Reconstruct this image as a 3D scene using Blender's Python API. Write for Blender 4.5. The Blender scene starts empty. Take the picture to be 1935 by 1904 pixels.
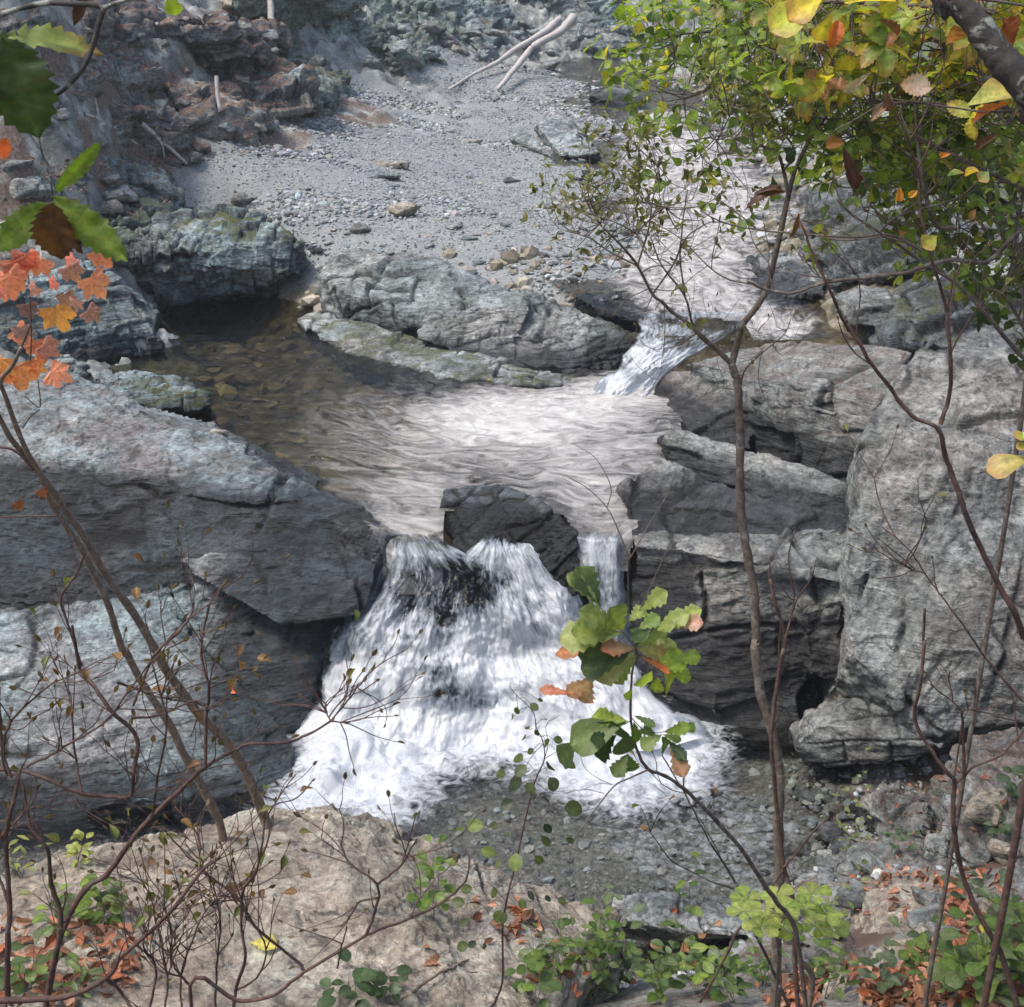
import bpy, bmesh, math, random
import numpy as np
from mathutils import Vector, Matrix, Quaternion
from mathutils.bvhtree import BVHTree

random.seed(7)
RNG = np.random.default_rng(11)
scene = bpy.context.scene
COL = scene.collection
R = math.radians

# ---------------------------------------------------------------- camera, sky, sun, exposure
PITCH = R(24.0)
HF = R(20.0)
cam_d = bpy.data.cameras.new('camera')
cam_d.sensor_width = 36.0
cam_d.lens = 18.0 / math.tan(HF)
cam_d.clip_start = 0.05
cam_d.clip_end = 1000
cam = bpy.data.objects.new('camera', cam_d)
cam.rotation_euler = (R(90) - PITCH, 0, 0)
COL.objects.link(cam)
scene.camera = cam
cam_d.dof.use_dof = True
cam_d.dof.focus_distance = 11.0
cam_d.dof.aperture_fstop = 22

SUN_EL, SUN_AZ = R(60), R(-108)          # azimuth measured from +Y (ahead) towards +X
w = bpy.data.worlds.new('World'); scene.world = w; w.use_nodes = True
nt = w.node_tree; nt.nodes.clear()
sky = nt.nodes.new('ShaderNodeTexSky'); sky.sky_type = 'NISHITA'; sky.sun_disc = False
sky.sun_elevation = SUN_EL; sky.sun_rotation = SUN_AZ
sky.air_density = 1.0; sky.dust_density = 3.0; sky.ozone_density = 1.0
bg = nt.nodes.new('ShaderNodeBackground'); bg.inputs['Strength'].default_value = 0.125
out = nt.nodes.new('ShaderNodeOutputWorld')
nt.links.new(sky.outputs[0], bg.inputs[0]); nt.links.new(bg.outputs[0], out.inputs[0])
sd = bpy.data.lights.new('sun', 'SUN'); sd.energy = 1.75; sd.angle = R(17); sd.color = (1.0, 0.93, 0.84)
so = bpy.data.objects.new('sun', sd); COL.objects.link(so)
sdir = Vector((math.sin(SUN_AZ) * math.cos(SUN_EL), math.cos(SUN_AZ) * math.cos(SUN_EL), math.sin(SUN_EL)))
so.rotation_euler = sdir.to_track_quat('Z', 'Y').to_euler()
so.location = sdir * 60
scene.view_settings.view_transform = 'Standard'
scene.view_settings.look = 'None'
scene.view_settings.exposure = 1.04
scene.view_settings.gamma = 1.0
scene.cycles.max_bounces = 8
scene.cycles.transparent_max_bounces = 24
scene.cycles.caustics_reflective = False
scene.cycles.caustics_refractive = False
scene.cycles.sample_clamp_indirect = 6

# ---------------------------------------------------------------- geometry of the view (metres; the eye is at 0,0,0)
CX, CY = 967.5, 952.0
F = 967.5 / math.tan(HF)
FWD = np.array([0, math.cos(PITCH), -math.sin(PITCH)])
UP = np.array([0, math.sin(PITCH), math.cos(PITCH)])
RT = np.array([1.0, 0, 0])

def ray(px, py):
    return FWD * F + RT * (px - CX) + UP * (CY - py)

def P(px, py, k):
    """point seen at (px,py): k < 0 gives its height, k > 0 gives its distance ahead"""
    d = ray(px, py)
    s = k / d[2] if k < 0 else k / d[1]
    return d * s

def PS(L):
    return np.array([P(*p) for p in L])

ZO = {1: (0, 0), 2: (615.5, 0), 3: (1250.9, 0), 4: (0, 615.5), 5: (615.5, 615.5), 6: (1250.9, 615.5),
      7: (0, 1219.4), 8: (615.5, 1219.4), 9: (1250.9, 1219.4)}

def zp(i, L, shift=(0, 0)):
    ox, oy = ZO[i]
    return [(ox + x * 0.3592 + shift[0], oy + y * 0.3592 + shift[1]) for x, y in L]

def mpp(y, py=952):
    """metres per picture unit at a distance y ahead"""
    d = ray(967, py)
    return y / d[1]

# ---------------------------------------------------------------- numpy noise
def _h(ix, iy, iz, seed):
    n = (ix.astype(np.int64) * 374761393 + iy.astype(np.int64) * 668265263 + iz.astype(np.int64) * 2147483647 + seed * 974711) & 0xFFFFFFFF
    n = ((n ^ (n >> 13)) * 1274126177) & 0xFFFFFFFF
    n = ((n ^ (n >> 15)) * 2246822519) & 0xFFFFFFFF
    n = n ^ (n >> 16)
    return (n & 0xFFFFFF) / float(0xFFFFFF)

def vnoise(p, seed=0):
    i = np.floor(p).astype(np.int64); f = p - i
    u = f * f * f * (f * (f * 6 - 15) + 10)
    r = 0
    for dx in (0, 1):
        for dy in (0, 1):
            for dz in (0, 1):
                wgt = (u[:, 0] if dx else 1 - u[:, 0]) * (u[:, 1] if dy else 1 - u[:, 1]) * (u[:, 2] if dz else 1 - u[:, 2])
                r = r + wgt * _h(i[:, 0] + dx, i[:, 1] + dy, i[:, 2] + dz, seed)
    return r * 2 - 1

_ROT = np.array([[0.0, 0.8, 0.6], [-0.8, 0.36, -0.48], [-0.6, -0.48, 0.64]])

def fbm(p, octv=4, seed=0, gain=0.5):
    r = 0; a = 1.0; q = p.copy()
    for o in range(octv):
        r = r + a * vnoise(q, seed + o * 17)
        a *= gain; q = (q @ _ROT.T) * 2.03 + 3.7
    return r

def voro(p, seed=0):
    """F1, F2, random value of the nearest cell, vector to its centre"""
    i = np.floor(p).astype(np.int64)
    n = len(p)
    f1 = np.full(n, 9.0); f2 = np.full(n, 9.0); cid = np.zeros(n); vec = np.zeros((n, 3))
    for dx in (-1, 0, 1):
        for dy in (-1, 0, 1):
            for dz in (-1, 0, 1):
                c = i + np.array([dx, dy, dz])
                o = np.stack([_h(c[:, 0], c[:, 1], c[:, 2], seed + k) for k in (1, 2, 3)], 1)
                d = c + o * 0.9 - p
                r = np.sqrt((d * d).sum(1))
                closer = r < f1
                f2 = np.where(closer, f1, np.minimum(f2, r))
                cid = np.where(closer, _h(c[:, 0], c[:, 1], c[:, 2], seed + 5), cid)
                vec = np.where(closer[:, None], d, vec)
                f1 = np.where(closer, r, f1)
    return f1, f2, cid, vec

def sstep(a, b, x):
    t = np.clip((x - a) / (b - a), 0, 1)
    return t * t * (3 - 2 * t)

def inpoly(xy, poly):
    x, y = xy[:, 0], xy[:, 1]; r = np.zeros(len(xy), bool)
    n = len(poly)
    for i in range(n):
        x1, y1 = poly[i]; x2, y2 = poly[(i + 1) % n]
        c = ((y1 > y) != (y2 > y)) & (x < (x2 - x1) * (y - y1) / (y2 - y1 + 1e-12) + x1)
        r ^= c
    return r

def polydist(xy, poly, closed=True):
    x = xy; best = np.full(len(xy), 1e9); n = len(poly)
    for i in range(n if closed else n - 1):
        a = np.array(poly[i][:2], float); b = np.array(poly[(i + 1) % n][:2], float)
        ab = b - a; t = np.clip(((x - a) @ ab) / (ab @ ab + 1e-12), 0, 1)
        d = np.linalg.norm(x - (a + t[:, None] * ab), axis=1)
        best = np.minimum(best, d)
    return best

# ---------------------------------------------------------------- objects
STATIC = []      # (verts, faces) of everything things can lie on

def mesh_from(name, V, Fc, mat, attrs=None, colors=None, uv=None, smooth=True):
    """Fc: (n,3) or (n,4) array, or a list of such arrays"""
    if isinstance(Fc, np.ndarray): Fc = [Fc]
    Fc = [np.asarray(f) for f in Fc if len(f)]
    me = bpy.data.meshes.new(name)
    V = np.asarray(V, dtype=np.float32)
    loops = np.concatenate([f.ravel() for f in Fc]).astype(np.int32)
    tot = np.concatenate([np.full(len(f), f.shape[1]) for f in Fc]).astype(np.int32)
    st = np.concatenate([[0], np.cumsum(tot)[:-1]]).astype(np.int32)
    me.vertices.add(len(V)); me.vertices.foreach_set('co', V.ravel())
    me.loops.add(len(loops)); me.loops.foreach_set('vertex_index', loops)
    me.polygons.add(len(tot)); me.polygons.foreach_set('loop_start', st)
    me.update(calc_edges=True)
    me.polygons.foreach_set('use_smooth', np.full(len(tot), smooth))
    for k, a in (attrs or {}).items():
        at = me.attributes.new(k, 'FLOAT', 'POINT'); at.data.foreach_set('value', np.asarray(a, np.float32))
    for k, a in (colors or {}).items():
        a = np.asarray(a, np.float32)
        if a.shape[1] == 3: a = np.concatenate([a, np.ones((len(a), 1), np.float32)], 1)
        at = me.attributes.new(k, 'FLOAT_COLOR', 'POINT'); at.data.foreach_set('color', a.ravel())
    if uv is not None:
        l = me.uv_layers.new(name='UVMap')
        l.data.foreach_set('uv', np.asarray(uv, np.float32)[loops].ravel())
    if mat: me.materials.append(mat)
    me.validate()
    return me

def link(name, me, loc=(0, 0, 0), parent=None):
    o = bpy.data.objects.new(name, me); COL.objects.link(o); o.location = loc
    if parent: o.parent = parent
    return o

def tag(o, label=None, cat=None, group=None, kind=None):
    if label: o['label'] = label
    if cat: o['category'] = cat
    if group: o['group'] = group
    if kind: o['kind'] = kind
    return o

def structure(o): o['kind'] = 'structure'; return o

def root(name, label, cat, loc, group=None):
    o = bpy.data.objects.new(name, None); COL.objects.link(o); o.location = loc
    o.empty_display_size = 0.1
    return tag(o, label, cat, group)

def place(name, V, Fc, mat, base=None, parent=None, **kw):
    """mesh object whose origin sits at base (default: bottom centre)"""
    V = np.asarray(V, float)
    if parent is not None: base = np.array(parent.location)
    elif base is None: base = np.array([(V[:, 0].min() + V[:, 0].max()) / 2, (V[:, 1].min() + V[:, 1].max()) / 2, V[:, 2].min()])
    o = link(name, mesh_from(name, V - base, Fc, mat, **kw), (0, 0, 0) if parent is not None else tuple(base), parent)
    return o

# ---------------------------------------------------------------- materials
class NT:
    def __init__(s, name):
        s.m = bpy.data.materials.new(name); s.m.use_nodes = True; s.t = s.m.node_tree; s.t.nodes.clear()
        s.out = s.t.nodes.new('ShaderNodeOutputMaterial')
    def n(s, typ, ins=None, **kw):
        nd = s.t.nodes.new(typ)
        for k, v in kw.items(): setattr(nd, k, v)
        for k, v in (ins or {}).items():
            if isinstance(v, (bpy.types.NodeSocket,)): s.t.links.new(v, nd.inputs[k])
            elif isinstance(v, bpy.types.Node): s.t.links.new(v.outputs[0], nd.inputs[k])
            else: nd.inputs[k].default_value = v
        return nd
    def math(s, op, a, b=0.0, c=None, clamp=False):
        ins = {0: a, 1: b}
        if c is not None: ins[2] = c
        nd = s.n('ShaderNodeMath', ins, operation=op); nd.use_clamp = clamp
        return nd.outputs[0]
    def mix(s, f, a, b, typ='MIX'):
        nd = s.n('ShaderNodeMix', data_type='RGBA', blend_type=typ)
        for i, v in ((0, f), (6, a), (7, b)):
            if isinstance(v, bpy.types.NodeSocket): s.t.links.new(v, nd.inputs[i])
            else: nd.inputs[i].default_value = v if i == 0 else (v if len(v) == 4 else (*v, 1))
        return nd.outputs[2]
    def ramp(s, f, stops, interp='LINEAR'):
        nd = s.n('ShaderNodeValToRGB', {0: f}); cr = nd.color_ramp; cr.interpolation = interp
        while len(cr.elements) < len(stops): cr.elements.new(0.5)
        for e, (p, c) in zip(cr.elements, stops):
            e.position = p; e.color = (c, c, c, 1) if isinstance(c, (int, float)) else (*c, 1)
        return nd.outputs[0]
    def attr(s, name, out='Fac'):
        nd = s.n('ShaderNodeAttribute'); nd.attribute_name = name; return nd.outputs[out]
    def noise(s, vec, scale, detail=4, rough=0.55, dist=0.0, out=0):
        return s.n('ShaderNodeTexNoise', {'Vector': vec, 'Scale': scale, 'Detail': detail, 'Roughness': rough, 'Distortion': dist}).outputs[out]
    def map(s, vec, rot=(0, 0, 0), scale=(1, 1, 1), loc=(0, 0, 0)):
        return s.n('ShaderNodeMapping', {'Vector': vec, 'Rotation': rot, 'Scale': scale, 'Location': loc}).outputs[0]
    def bump(s, h, strength, dist, normal=None):
        ins = {'Height': h, 'Strength': strength, 'Distance': dist}
        if normal is not None: ins['Normal'] = normal
        return s.n('ShaderNodeBump', ins).outputs[0]
    def bsdf(s, **ins):
        return s.n('ShaderNodeBsdfPrincipled', {k.replace('_', ' '): v for k, v in ins.items()})
    def done(s, sh): s.t.links.new(sh.outputs[0] if isinstance(sh, bpy.types.Node) else sh, s.out.inputs[0]); return s.m

def rock_mat(name, dark, mid, light, tintA, tintB, rot=(0.3, 0.5, 0.2), lichen=0.25, streak=0.5, seed=0.0):
    t = NT(name)
    co = t.n('ShaderNodeTexCoord').outputs['Object']
    geo = t.n('ShaderNodeNewGeometry').outputs['Position']
    base = t.map(geo, loc=(seed, seed * 2, 0))
    st = t.map(geo, rot=rot, scale=(0.9, 0.9, 7.0), loc=(seed, 0, seed))
    st2 = t.map(geo, rot=rot, scale=(3.5, 3.5, 30.0))
    n1 = t.noise(base, 1.7, 9, 0.62, 0.4)
    n2 = t.noise(st, 1.6, 6, 0.6, 0.3)
    n3 = t.noise(st2, 1.5, 4, 0.6)
    v = t.math('ADD', t.math('MULTIPLY', n1, 1.0 - streak * 0.5), t.math('MULTIPLY', n2, streak * 0.5))
    col = t.ramp(v, [(0.33, dark), (0.47, mid), (0.60, light)])
    col = t.mix(1.0, col, (0.86, 0.885, 0.89, 1), 'MULTIPLY')
    big = t.noise(base, 0.75, 3, 0.5, 0.6)
    col = t.mix(t.ramp(big, [(0.42, 0), (0.62, 1)]), t.mix(1.0, col, (*tintA, 1), 'MULTIPLY'), t.mix(1.0, col, (*tintB, 1), 'MULTIPLY'))
    fine = t.noise(base, 30, 6, 0.75)
    mott = t.noise(base, 9.5, 8, 0.72, 0.3)
    col = t.mix(0.75, col, t.mix(1.0, col, t.ramp(mott, [(0.34, 0.36), (0.48, 0.90), (0.64, 1.6)]), 'MULTIPLY'))
    col = t.mix(t.math('MULTIPLY', t.ramp(n3, [(0.40, 1), (0.50, 0)]), 0.45), col, t.mix(1.0, col, (0.45, 0.45, 0.47, 1), 'MULTIPLY'))
    col = t.mix(0.55, col, t.mix(1.0, col, t.ramp(fine, [(0.3, 0.35), (0.5, 0.95), (0.7, 1.6)]), 'MULTIPLY'))
    # pale lichen flecks
    lv = t.noise(base, 11, 5, 0.7, 0.5)
    lm = t.math('MULTIPLY', t.ramp(lv, [(0.565, 0), (0.61, 1)]), lichen)
    col = t.mix(lm, col, (0.50, 0.55, 0.53, 1))
    dk = t.noise(base, 5.5, 7, 0.72, 0.8)
    col = t.mix(t.math('MULTIPLY', t.ramp(dk, [(0.38, 1), (0.45, 0)]), 0.75), col, (0.035, 0.042, 0.042, 1))
    # dirt held in joints
    cr = t.attr('crack')
    col = t.mix(t.math('MULTIPLY', cr, 0.85, clamp=True), col, (0.035, 0.035, 0.032, 1))
    rn = t.noise(base, 2.3, 5, 0.6)
    ms = t.math('MULTIPLY', t.attr('moss'), t.ramp(rn, [(0.45, 0), (0.58, 1)]), clamp=True)
    col = t.mix(ms, col, t.ramp(fine, [(0.3, (0.03, 0.04, 0.01)), (0.7, (0.13, 0.14, 0.03))]))
    lt = t.math('MULTIPLY', t.attr('litter'), t.ramp(t.noise(base, 6, 6, 0.7), [(0.42, 0), (0.52, 1)]), clamp=True)
    col = t.mix(lt, col, t.ramp(fine, [(0.3, (0.07, 0.045, 0.035)), (0.7, (0.33, 0.20, 0.155))]))
    wa = t.math('MULTIPLY', t.attr('wet'), 3.0, clamp=True)
    wn = t.math('ADD', t.attr('wet'), t.math('MULTIPLY', t.math('MULTIPLY', t.math('SUBTRACT', rn, 0.5), 0.9), wa))
    wet = t.ramp(wn, [(0.25, 0), (0.75, 1)])
    col = t.mix(wet, col, t.mix(1.0, col, (0.20, 0.21, 0.23, 1), 'MULTIPLY'))
    grit = t.noise(base, 75, 4, 0.7)
    h = t.math('ADD', t.math('MULTIPLY', fine, 0.5), t.math('ADD', t.math('MULTIPLY', n3, 0.8), t.math('ADD', t.math('MULTIPLY', dk, 0.7), t.math('ADD', t.math('MULTIPLY', mott, 0.7), t.math('MULTIPLY', grit, 0.2)))))
    b = t.bump(h, 1.0, 0.045)
    b = t.bump(n2, 0.5, 0.12, b)
    rough = t.math('SUBTRACT', 0.85, t.math('MULTIPLY', wet, 0.52))
    return t.done(t.bsdf(Base_Color=col, Roughness=rough, Normal=b, **{'Specular_IOR_Level': 0.4}))

M = {}
M['blue'] = rock_mat('blue_grey_schist', (0.07, 0.08, 0.088), (0.235, 0.262, 0.275), (0.47, 0.52, 0.535), (0.93, 1.04, 1.04), (1.05, 1.0, 0.94), lichen=0.35)
M['ridge'] = rock_mat('pale_schist', (0.09, 0.10, 0.105), (0.275, 0.29, 0.295), (0.50, 0.515, 0.515), (0.96, 1.03, 1.04), (1.05, 1.0, 0.97), rot=(0.5, 0.15, 0.4), lichen=0.3, seed=3.1)
M['slab'] = rock_mat('smooth_slab_stone', (0.13, 0.14, 0.148), (0.29, 0.305, 0.315), (0.50, 0.535, 0.545), (0.92, 1.05, 1.06), (1.05, 0.99, 0.97), rot=(0.5, 0.25, 0.15), lichen=0.2, streak=1.2, seed=7.7)
M['neutral'] = rock_mat('grey_cliff_stone', (0.08, 0.08, 0.078), (0.245, 0.245, 0.235), (0.42, 0.42, 0.40), (0.97, 1.02, 1.03), (1.06, 0.99, 0.95), rot=(0.2, 1.15, 0.3), lichen=0.25, streak=0.8, seed=1.3)
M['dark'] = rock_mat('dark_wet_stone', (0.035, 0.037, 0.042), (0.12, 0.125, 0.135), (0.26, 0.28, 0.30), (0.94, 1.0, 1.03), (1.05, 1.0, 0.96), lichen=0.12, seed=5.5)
M['tan'] = rock_mat('tan_foreground_stone', (0.17, 0.15, 0.125), (0.46, 0.405, 0.335), (0.68, 0.62, 0.535), (0.98, 1.02, 1.0), (1.05, 0.98, 0.93), rot=(0.15, 0.3, 0.5), lichen=0.25, streak=0.9, seed=9.2)
M['green'] = rock_mat('greenish_stone', (0.07, 0.085, 0.075), (0.22, 0.255, 0.235), (0.42, 0.47, 0.44), (0.92, 1.05, 1.0), (1.05, 1.0, 0.95), lichen=0.35, seed=12.0)
# ---------------------------------------------------------------- rock building
def hull_mesh(hulls):
    bm = bmesh.new()
    for H in hulls:
        vs = [bm.verts.new(tuple(p)) for p in H]
        r = bmesh.ops.convex_hull(bm, input=vs)
        kill = [g for g in set(r['geom_interior'] + r['geom_unused']) if isinstance(g, bmesh.types.BMVert) and g.is_valid]
        bmesh.ops.delete(bm, geom=kill, context='VERTS')
    bmesh.ops.recalc_face_normals(bm, faces=bm.faces)
    me = bpy.data.meshes.new('cage'); bm.to_mesh(me); bm.free()
    return me

def block(L, down=1.2, back=0.5, side=0.0):
    A = PS(L)
    return np.concatenate([A, A + np.array([side, back, -down])])

def remeshed(me, voxel, smooth):
    o = bpy.data.objects.new('cage', me); COL.objects.link(o)
    m = o.modifiers.new('r', 'REMESH'); m.mode = 'VOXEL'; m.voxel_size = voxel; m.adaptivity = 0
    if smooth:
        s = o.modifiers.new('s', 'SMOOTH'); s.factor = 0.5; s.iterations = smooth
    dg = bpy.context.evaluated_depsgraph_get()
    e = o.evaluated_get(dg); mm = e.to_mesh()
    V = np.empty(len(mm.vertices) * 3, np.float32); mm.vertices.foreach_get('co', V)
    n = len(mm.polygons); tot = np.empty(n, np.int32); mm.polygons.foreach_get('loop_total', tot)
    L = np.empty(len(mm.loops), np.int32); mm.loops.foreach_get('vertex_index', L)
    st = np.concatenate([[0], np.cumsum(tot)[:-1]])
    Q = L[st[tot == 4][:, None] + np.arange(4)]; T = L[st[tot == 3][:, None] + np.arange(3)]
    e.to_mesh_clear()
    bpy.data.objects.remove(o); bpy.data.meshes.remove(me)
    return V.reshape(-1, 3).astype(float), Q, T

def vnormals(V, Q, T):
    N = np.zeros_like(V)
    if len(Q):
        n = np.cross(V[Q[:, 2]] - V[Q[:, 0]], V[Q[:, 3]] - V[Q[:, 1]])
        for k in range(4): np.add.at(N, Q[:, k], n)
    if len(T):
        n = np.cross(V[T[:, 1]] - V[T[:, 0]], V[T[:, 2]] - V[T[:, 0]])
        for k in range(3): np.add.at(N, T[:, k], n)
    return N / (np.linalg.norm(N, axis=1, keepdims=True) + 1e-12)

def rotm(a, b, c):
    return np.array(Matrix.Rotation(c, 3, 'Z') @ Matrix.Rotation(b, 3, 'Y') @ Matrix.Rotation(a, 3, 'X'))

def bricks(q, seed):
    """warped lattice of joint blocks: distance to the nearest joint, block value, place inside the block"""
    z0 = np.zeros(len(q), np.int64)
    iz = np.floor(q[:, 2]).astype(np.int64)
    sh = _h(iz, z0, z0, seed) * 3; sc = 0.6 + 0.9 * _h(iz, z0 + 1, z0, seed)
    x = q[:, 0] * sc + sh; ix = np.floor(x).astype(np.int64)
    sy = _h(iz, ix, z0 + 2, seed); y = q[:, 1] * (0.6 + sy) + sy * 5; iy = np.floor(y).astype(np.int64)
    fx, fy, fz = x - ix, y - iy, q[:, 2] - iz
    e = np.minimum(np.minimum(np.minimum(fx, 1 - fx) / sc, np.minimum(fy, 1 - fy)), np.minimum(fz, 1 - fz) * 0.6)
    return e, _h(ix, iy, iz, seed + 4), np.stack([fx - .5, fy - .5, fz - .5], 1)

def rock_displace(V, N, seed, strata=(0.3, 0.2, 0.2), amp=1.0, cell=0.55, flat=2.6, block_amp=0.07, crack=0.045, fine=0.012, layers=0.03, warp=0.16):
    S = rotm(*strata)
    q = V @ S.T
    wv = np.stack([fbm(q * 1.1 + 5 * k, 3, seed + k) for k in range(3)], 1)
    qa = q * np.array([1, 1, flat]) / cell + warp * wv
    e1, id1, v1 = bricks(qa, seed)
    gate = sstep(-0.15, 0.4, fbm(q * 0.8 + 9, 2, seed + 3))
    ck = (1 - sstep(0.0, 0.045, e1)) * gate
    k1 = np.array([_h(np.array([seed]), np.array([j]), np.array([2]), 3)[0] for j in range(3)]) - 0.5
    d = block_amp * 1.25 * (id1 * 2 - 1) * sstep(0, 0.03, e1) * (0.5 + 0.5 * gate) + block_amp * 0.9 * (v1 @ k1) * (id1 * 2 - 1)
    d -= crack * ck
    e2, id2, v2 = bricks(qa * 2.9 + 4.4 + 0.3 * wv, seed + 31)
    gate2 = sstep(0.05, 0.5, fbm(q * 1.5 + 2, 2, seed + 8))
    d += block_amp * 0.45 * (id2 * 2 - 1) * sstep(0, 0.05, e2) * gate2 - crack * 0.4 * (1 - sstep(0, 0.08, e2)) * gate2
    f1, f2, cid, vec = voro(qa * 0.8 + 11, seed + 70)           # broad oblique facets
    d += block_amp * 1.1 * (vec @ np.array([0.5, -0.6, 0.5])) * (cid * 2 - 1)
    ly = q[:, 2] * 7 + fbm(q * 0.8, 3, seed + 5) * 0.8
    saw = ly - np.floor(ly)
    d += layers * (sstep(0, 0.75, saw) - sstep(0.75, 1.0, saw) - 0.4) * (0.5 + 0.7 * fbm(q * 1.1, 2, seed + 6))
    d += 0.09 * fbm(q * 1.0 + 7, 3, seed + 9) * (block_amp / 0.07) * 0.7
    fs = sstep(-0.4, 0.5, fbm(q * 1.3 + 21, 2, seed + 14))
    d += fine * (0.5 + fs) * fbm(q * np.array([6, 6, 13]), 5, seed + 12, 0.65)
    crk = np.clip(ck + 0.5 * (1 - sstep(0, 0.06, e2)) * gate2, 0, 1)
    return V + N * (d * amp)[:, None], crk

WATER_Z = [(13.3, -8.0), (18.3, -6.1)]
def wet_of(V, extra=None):
    zw = np.where(V[:, 1] < 13.1, -8.0, np.where(V[:, 1] < 17.9, -6.1, np.where(V[:, 0] < 0.6, -6.1, -5.42 + (V[:, 1] - 18.3) * 0.027)))
    return np.clip(1.15 - (V[:, 2] - zw) / 0.28, 0, 1)

def rock(name, label, hulls, mat, voxel=0.03, smooth=3, seed=1, strata=(0.3, 0.2, 0.2), wetf=None, moss=None, litter=None, group=None, cat='rock', static=True, cracks=None, **kw):
    me = hull_mesh(hulls)
    V, Q, T = remeshed(me, voxel, smooth)
    N = vnormals(V, Q, T)
    V2, crk = rock_displace(V, N, seed, strata, **kw)
    N2 = vnormals(V2, Q, T)
    if cracks:                                  # long joints: (list of 3-D points, depth, width)
        for pts, dep, wid in cracks:
            best = np.full(len(V2), 9.0)
            wob = V2 + 0.05 * np.stack([fbm(V2 * 3 + 7 * k, 2, seed + k) for k in range(3)], 1)
            for a, b in zip(pts[:-1], pts[1:]):
                ab = b - a; t = np.clip(((wob - a) @ ab) / (ab @ ab), 0, 1)
                dd = wob - (a + t[:, None] * ab)
                dd = dd * 1.0
                best = np.minimum(best, np.linalg.norm(dd, axis=1))
            g = 1 - sstep(0, wid, best)
            V2 = V2 - N * (dep * g)[:, None]; crk = np.maximum(crk, (1 - sstep(0, wid * 0.6, best)) * 0.9)
    up = sstep(0.35, 0.8, N2[:, 2])
    wet = wet_of(V2) if wetf is None else np.clip(wetf(V2), 0, 1)
    ms = np.zeros(len(V2)) if moss is None else moss(V2) * up
    lt = np.zeros(len(V2)) if litter is None else litter(V2) * up
    o = place(name, V2, [Q, T], M[mat], attrs={'wet': wet, 'crack': crk, 'moss': ms, 'litter': lt}, smooth=True)
    tag(o, label, cat, group)
    if static: STATIC.append((V2, Q, T))
    return o

def near_falls(c, r, base=None):
    c = np.array(c)
    def f(V):
        d = np.linalg.norm((V - c) * np.array([1, 1, 0.6]), axis=1)
        return np.maximum(wet_of(V), 1.25 * (1 - sstep(r * 0.45, r, d)))
    return f

# ---------------------------------------------------------------- ground
def W(x, y, z): return np.array([x, y, z], float)
G = []   # ground control points (x,y,z,class)   0 rock soil, 1 gravel, 2 brown litter, 3 stream bed, 4 bank earth
def gp(px, py, k, c): G.append((*P(px, py, k), c))
for p in [(450,650,-6.75),(350,600,-6.7),(600,820,-6.8),(900,850,-6.7),(1100,850,-6.7),(500,740,-6.7),(1150,780,-6.7),(780,900,-6.7)]: gp(*p, 3)
for p in [(600,1560,-8.32),(900,1480,-8.35),(1200,1560,-8.3),(1400,1600,-8.25),(1000,1620,-8.3),(1200,1680,-8.35),(1400,1450,-8.5),(1150,1400,-8.9),(800,1400,-8.9),(300,1590,-8.4),(0,1600,-8.4),(1300,1780,-8.5),(1150,1800,-8.6),(1420,1700,-8.3)]: gp(*p, 3)
for p in [(1300,560,-5.62),(1350,450,-5.5),(1280,360,-5.4),(1230,280,-5.28),(1230,210,-5.2),(1180,190,-5.15),(1420,540,-5.6),(1215,520,-5.5),(1500,600,-5.6),(1190,400,-5.40),(1450,400,-5.45)]: gp(*p, 3)
for p in [(450,330,-4.75),(700,450,-5.25),(900,470,-5.27),(360,310,-4.6),(700,165,-4.55),(900,150,-4.7),(1050,165,-4.85),(1030,470,-5.24),(800,300,-4.95),(600,380,-5.0),(950,350,-5.2),(1050,300,-5.15),(1100,230,-5.0),(600,250,-4.65),(520,420,-5.15),(1000,420,-5.2),(1100,350,-5.12),(1120,280,-5.18),(1085,460,-5.22),(1100,515,-5.29),(1135,335,-5.10),(1130,420,-5.20),(1160,480,-5.30)]: gp(*p, 1)
for p in [(300,250,-4.1),(150,250,-3.6),(450,230,-4.2),(200,170,-3.2),(350,150,-3.5),(550,170,-4.2),(0,180,-2.8),(250,310,-4.4)]: gp(*p, 2)
for p in [(0,600,-5.7),(0,480,-4.9),(100,400,-4.6),(0,330,-4.1),(300,80,-2.9),(500,50,-3.2),(0,20,-1.8),(500,-40,-2.2),(700,120,-4.1),(900,60,-4.2),(1100,10,-4.0),(1200,80,-4.7),(1200,-60,-2.8),(800,-60,-2.6),(700,60,-3.6),(1350,100,-4.7),
          (1700,430,-4.6),(1900,300,-3.4),(1600,330,-4.9),(1500,200,-4.7),(1900,100,-2.4),(1500,60,-3.8),(300,700,-6.3),(400,600,-6.7)]: gp(*p, 0)
for p in [(1560,1500,-8.2),(1935,1450,-7.6),(1700,1600,-7.7),(1900,1650,-7.0),(1500,1700,-7.7),(1600,1780,-7.0),(1935,1850,-5.9),(1500,1900,-6.2),(1250,1900,-6.6)]: gp(*p, 4)
for p in [(-4,4.6,-5.2),(0,4.6,-5.2),(4,4.6,-5.0),(-6,7,-6.6),(-9,9,-5.5),(-6,0,-1.7),(0,0,-1.7),(6,0,-1.5),(0,-8,0),(-8,-8,1),(8,-8,1),(7,6,-4.2),(9,10,-4.5),(-9,13,-4.6),(-14,20,-1.5),(9,15,-3.5),(12,22,-1),
          (0,2.5,-3.5),(-3,2.5,-3.4),(3,2.5,-3.3)]: G.append((*p, 4))
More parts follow.
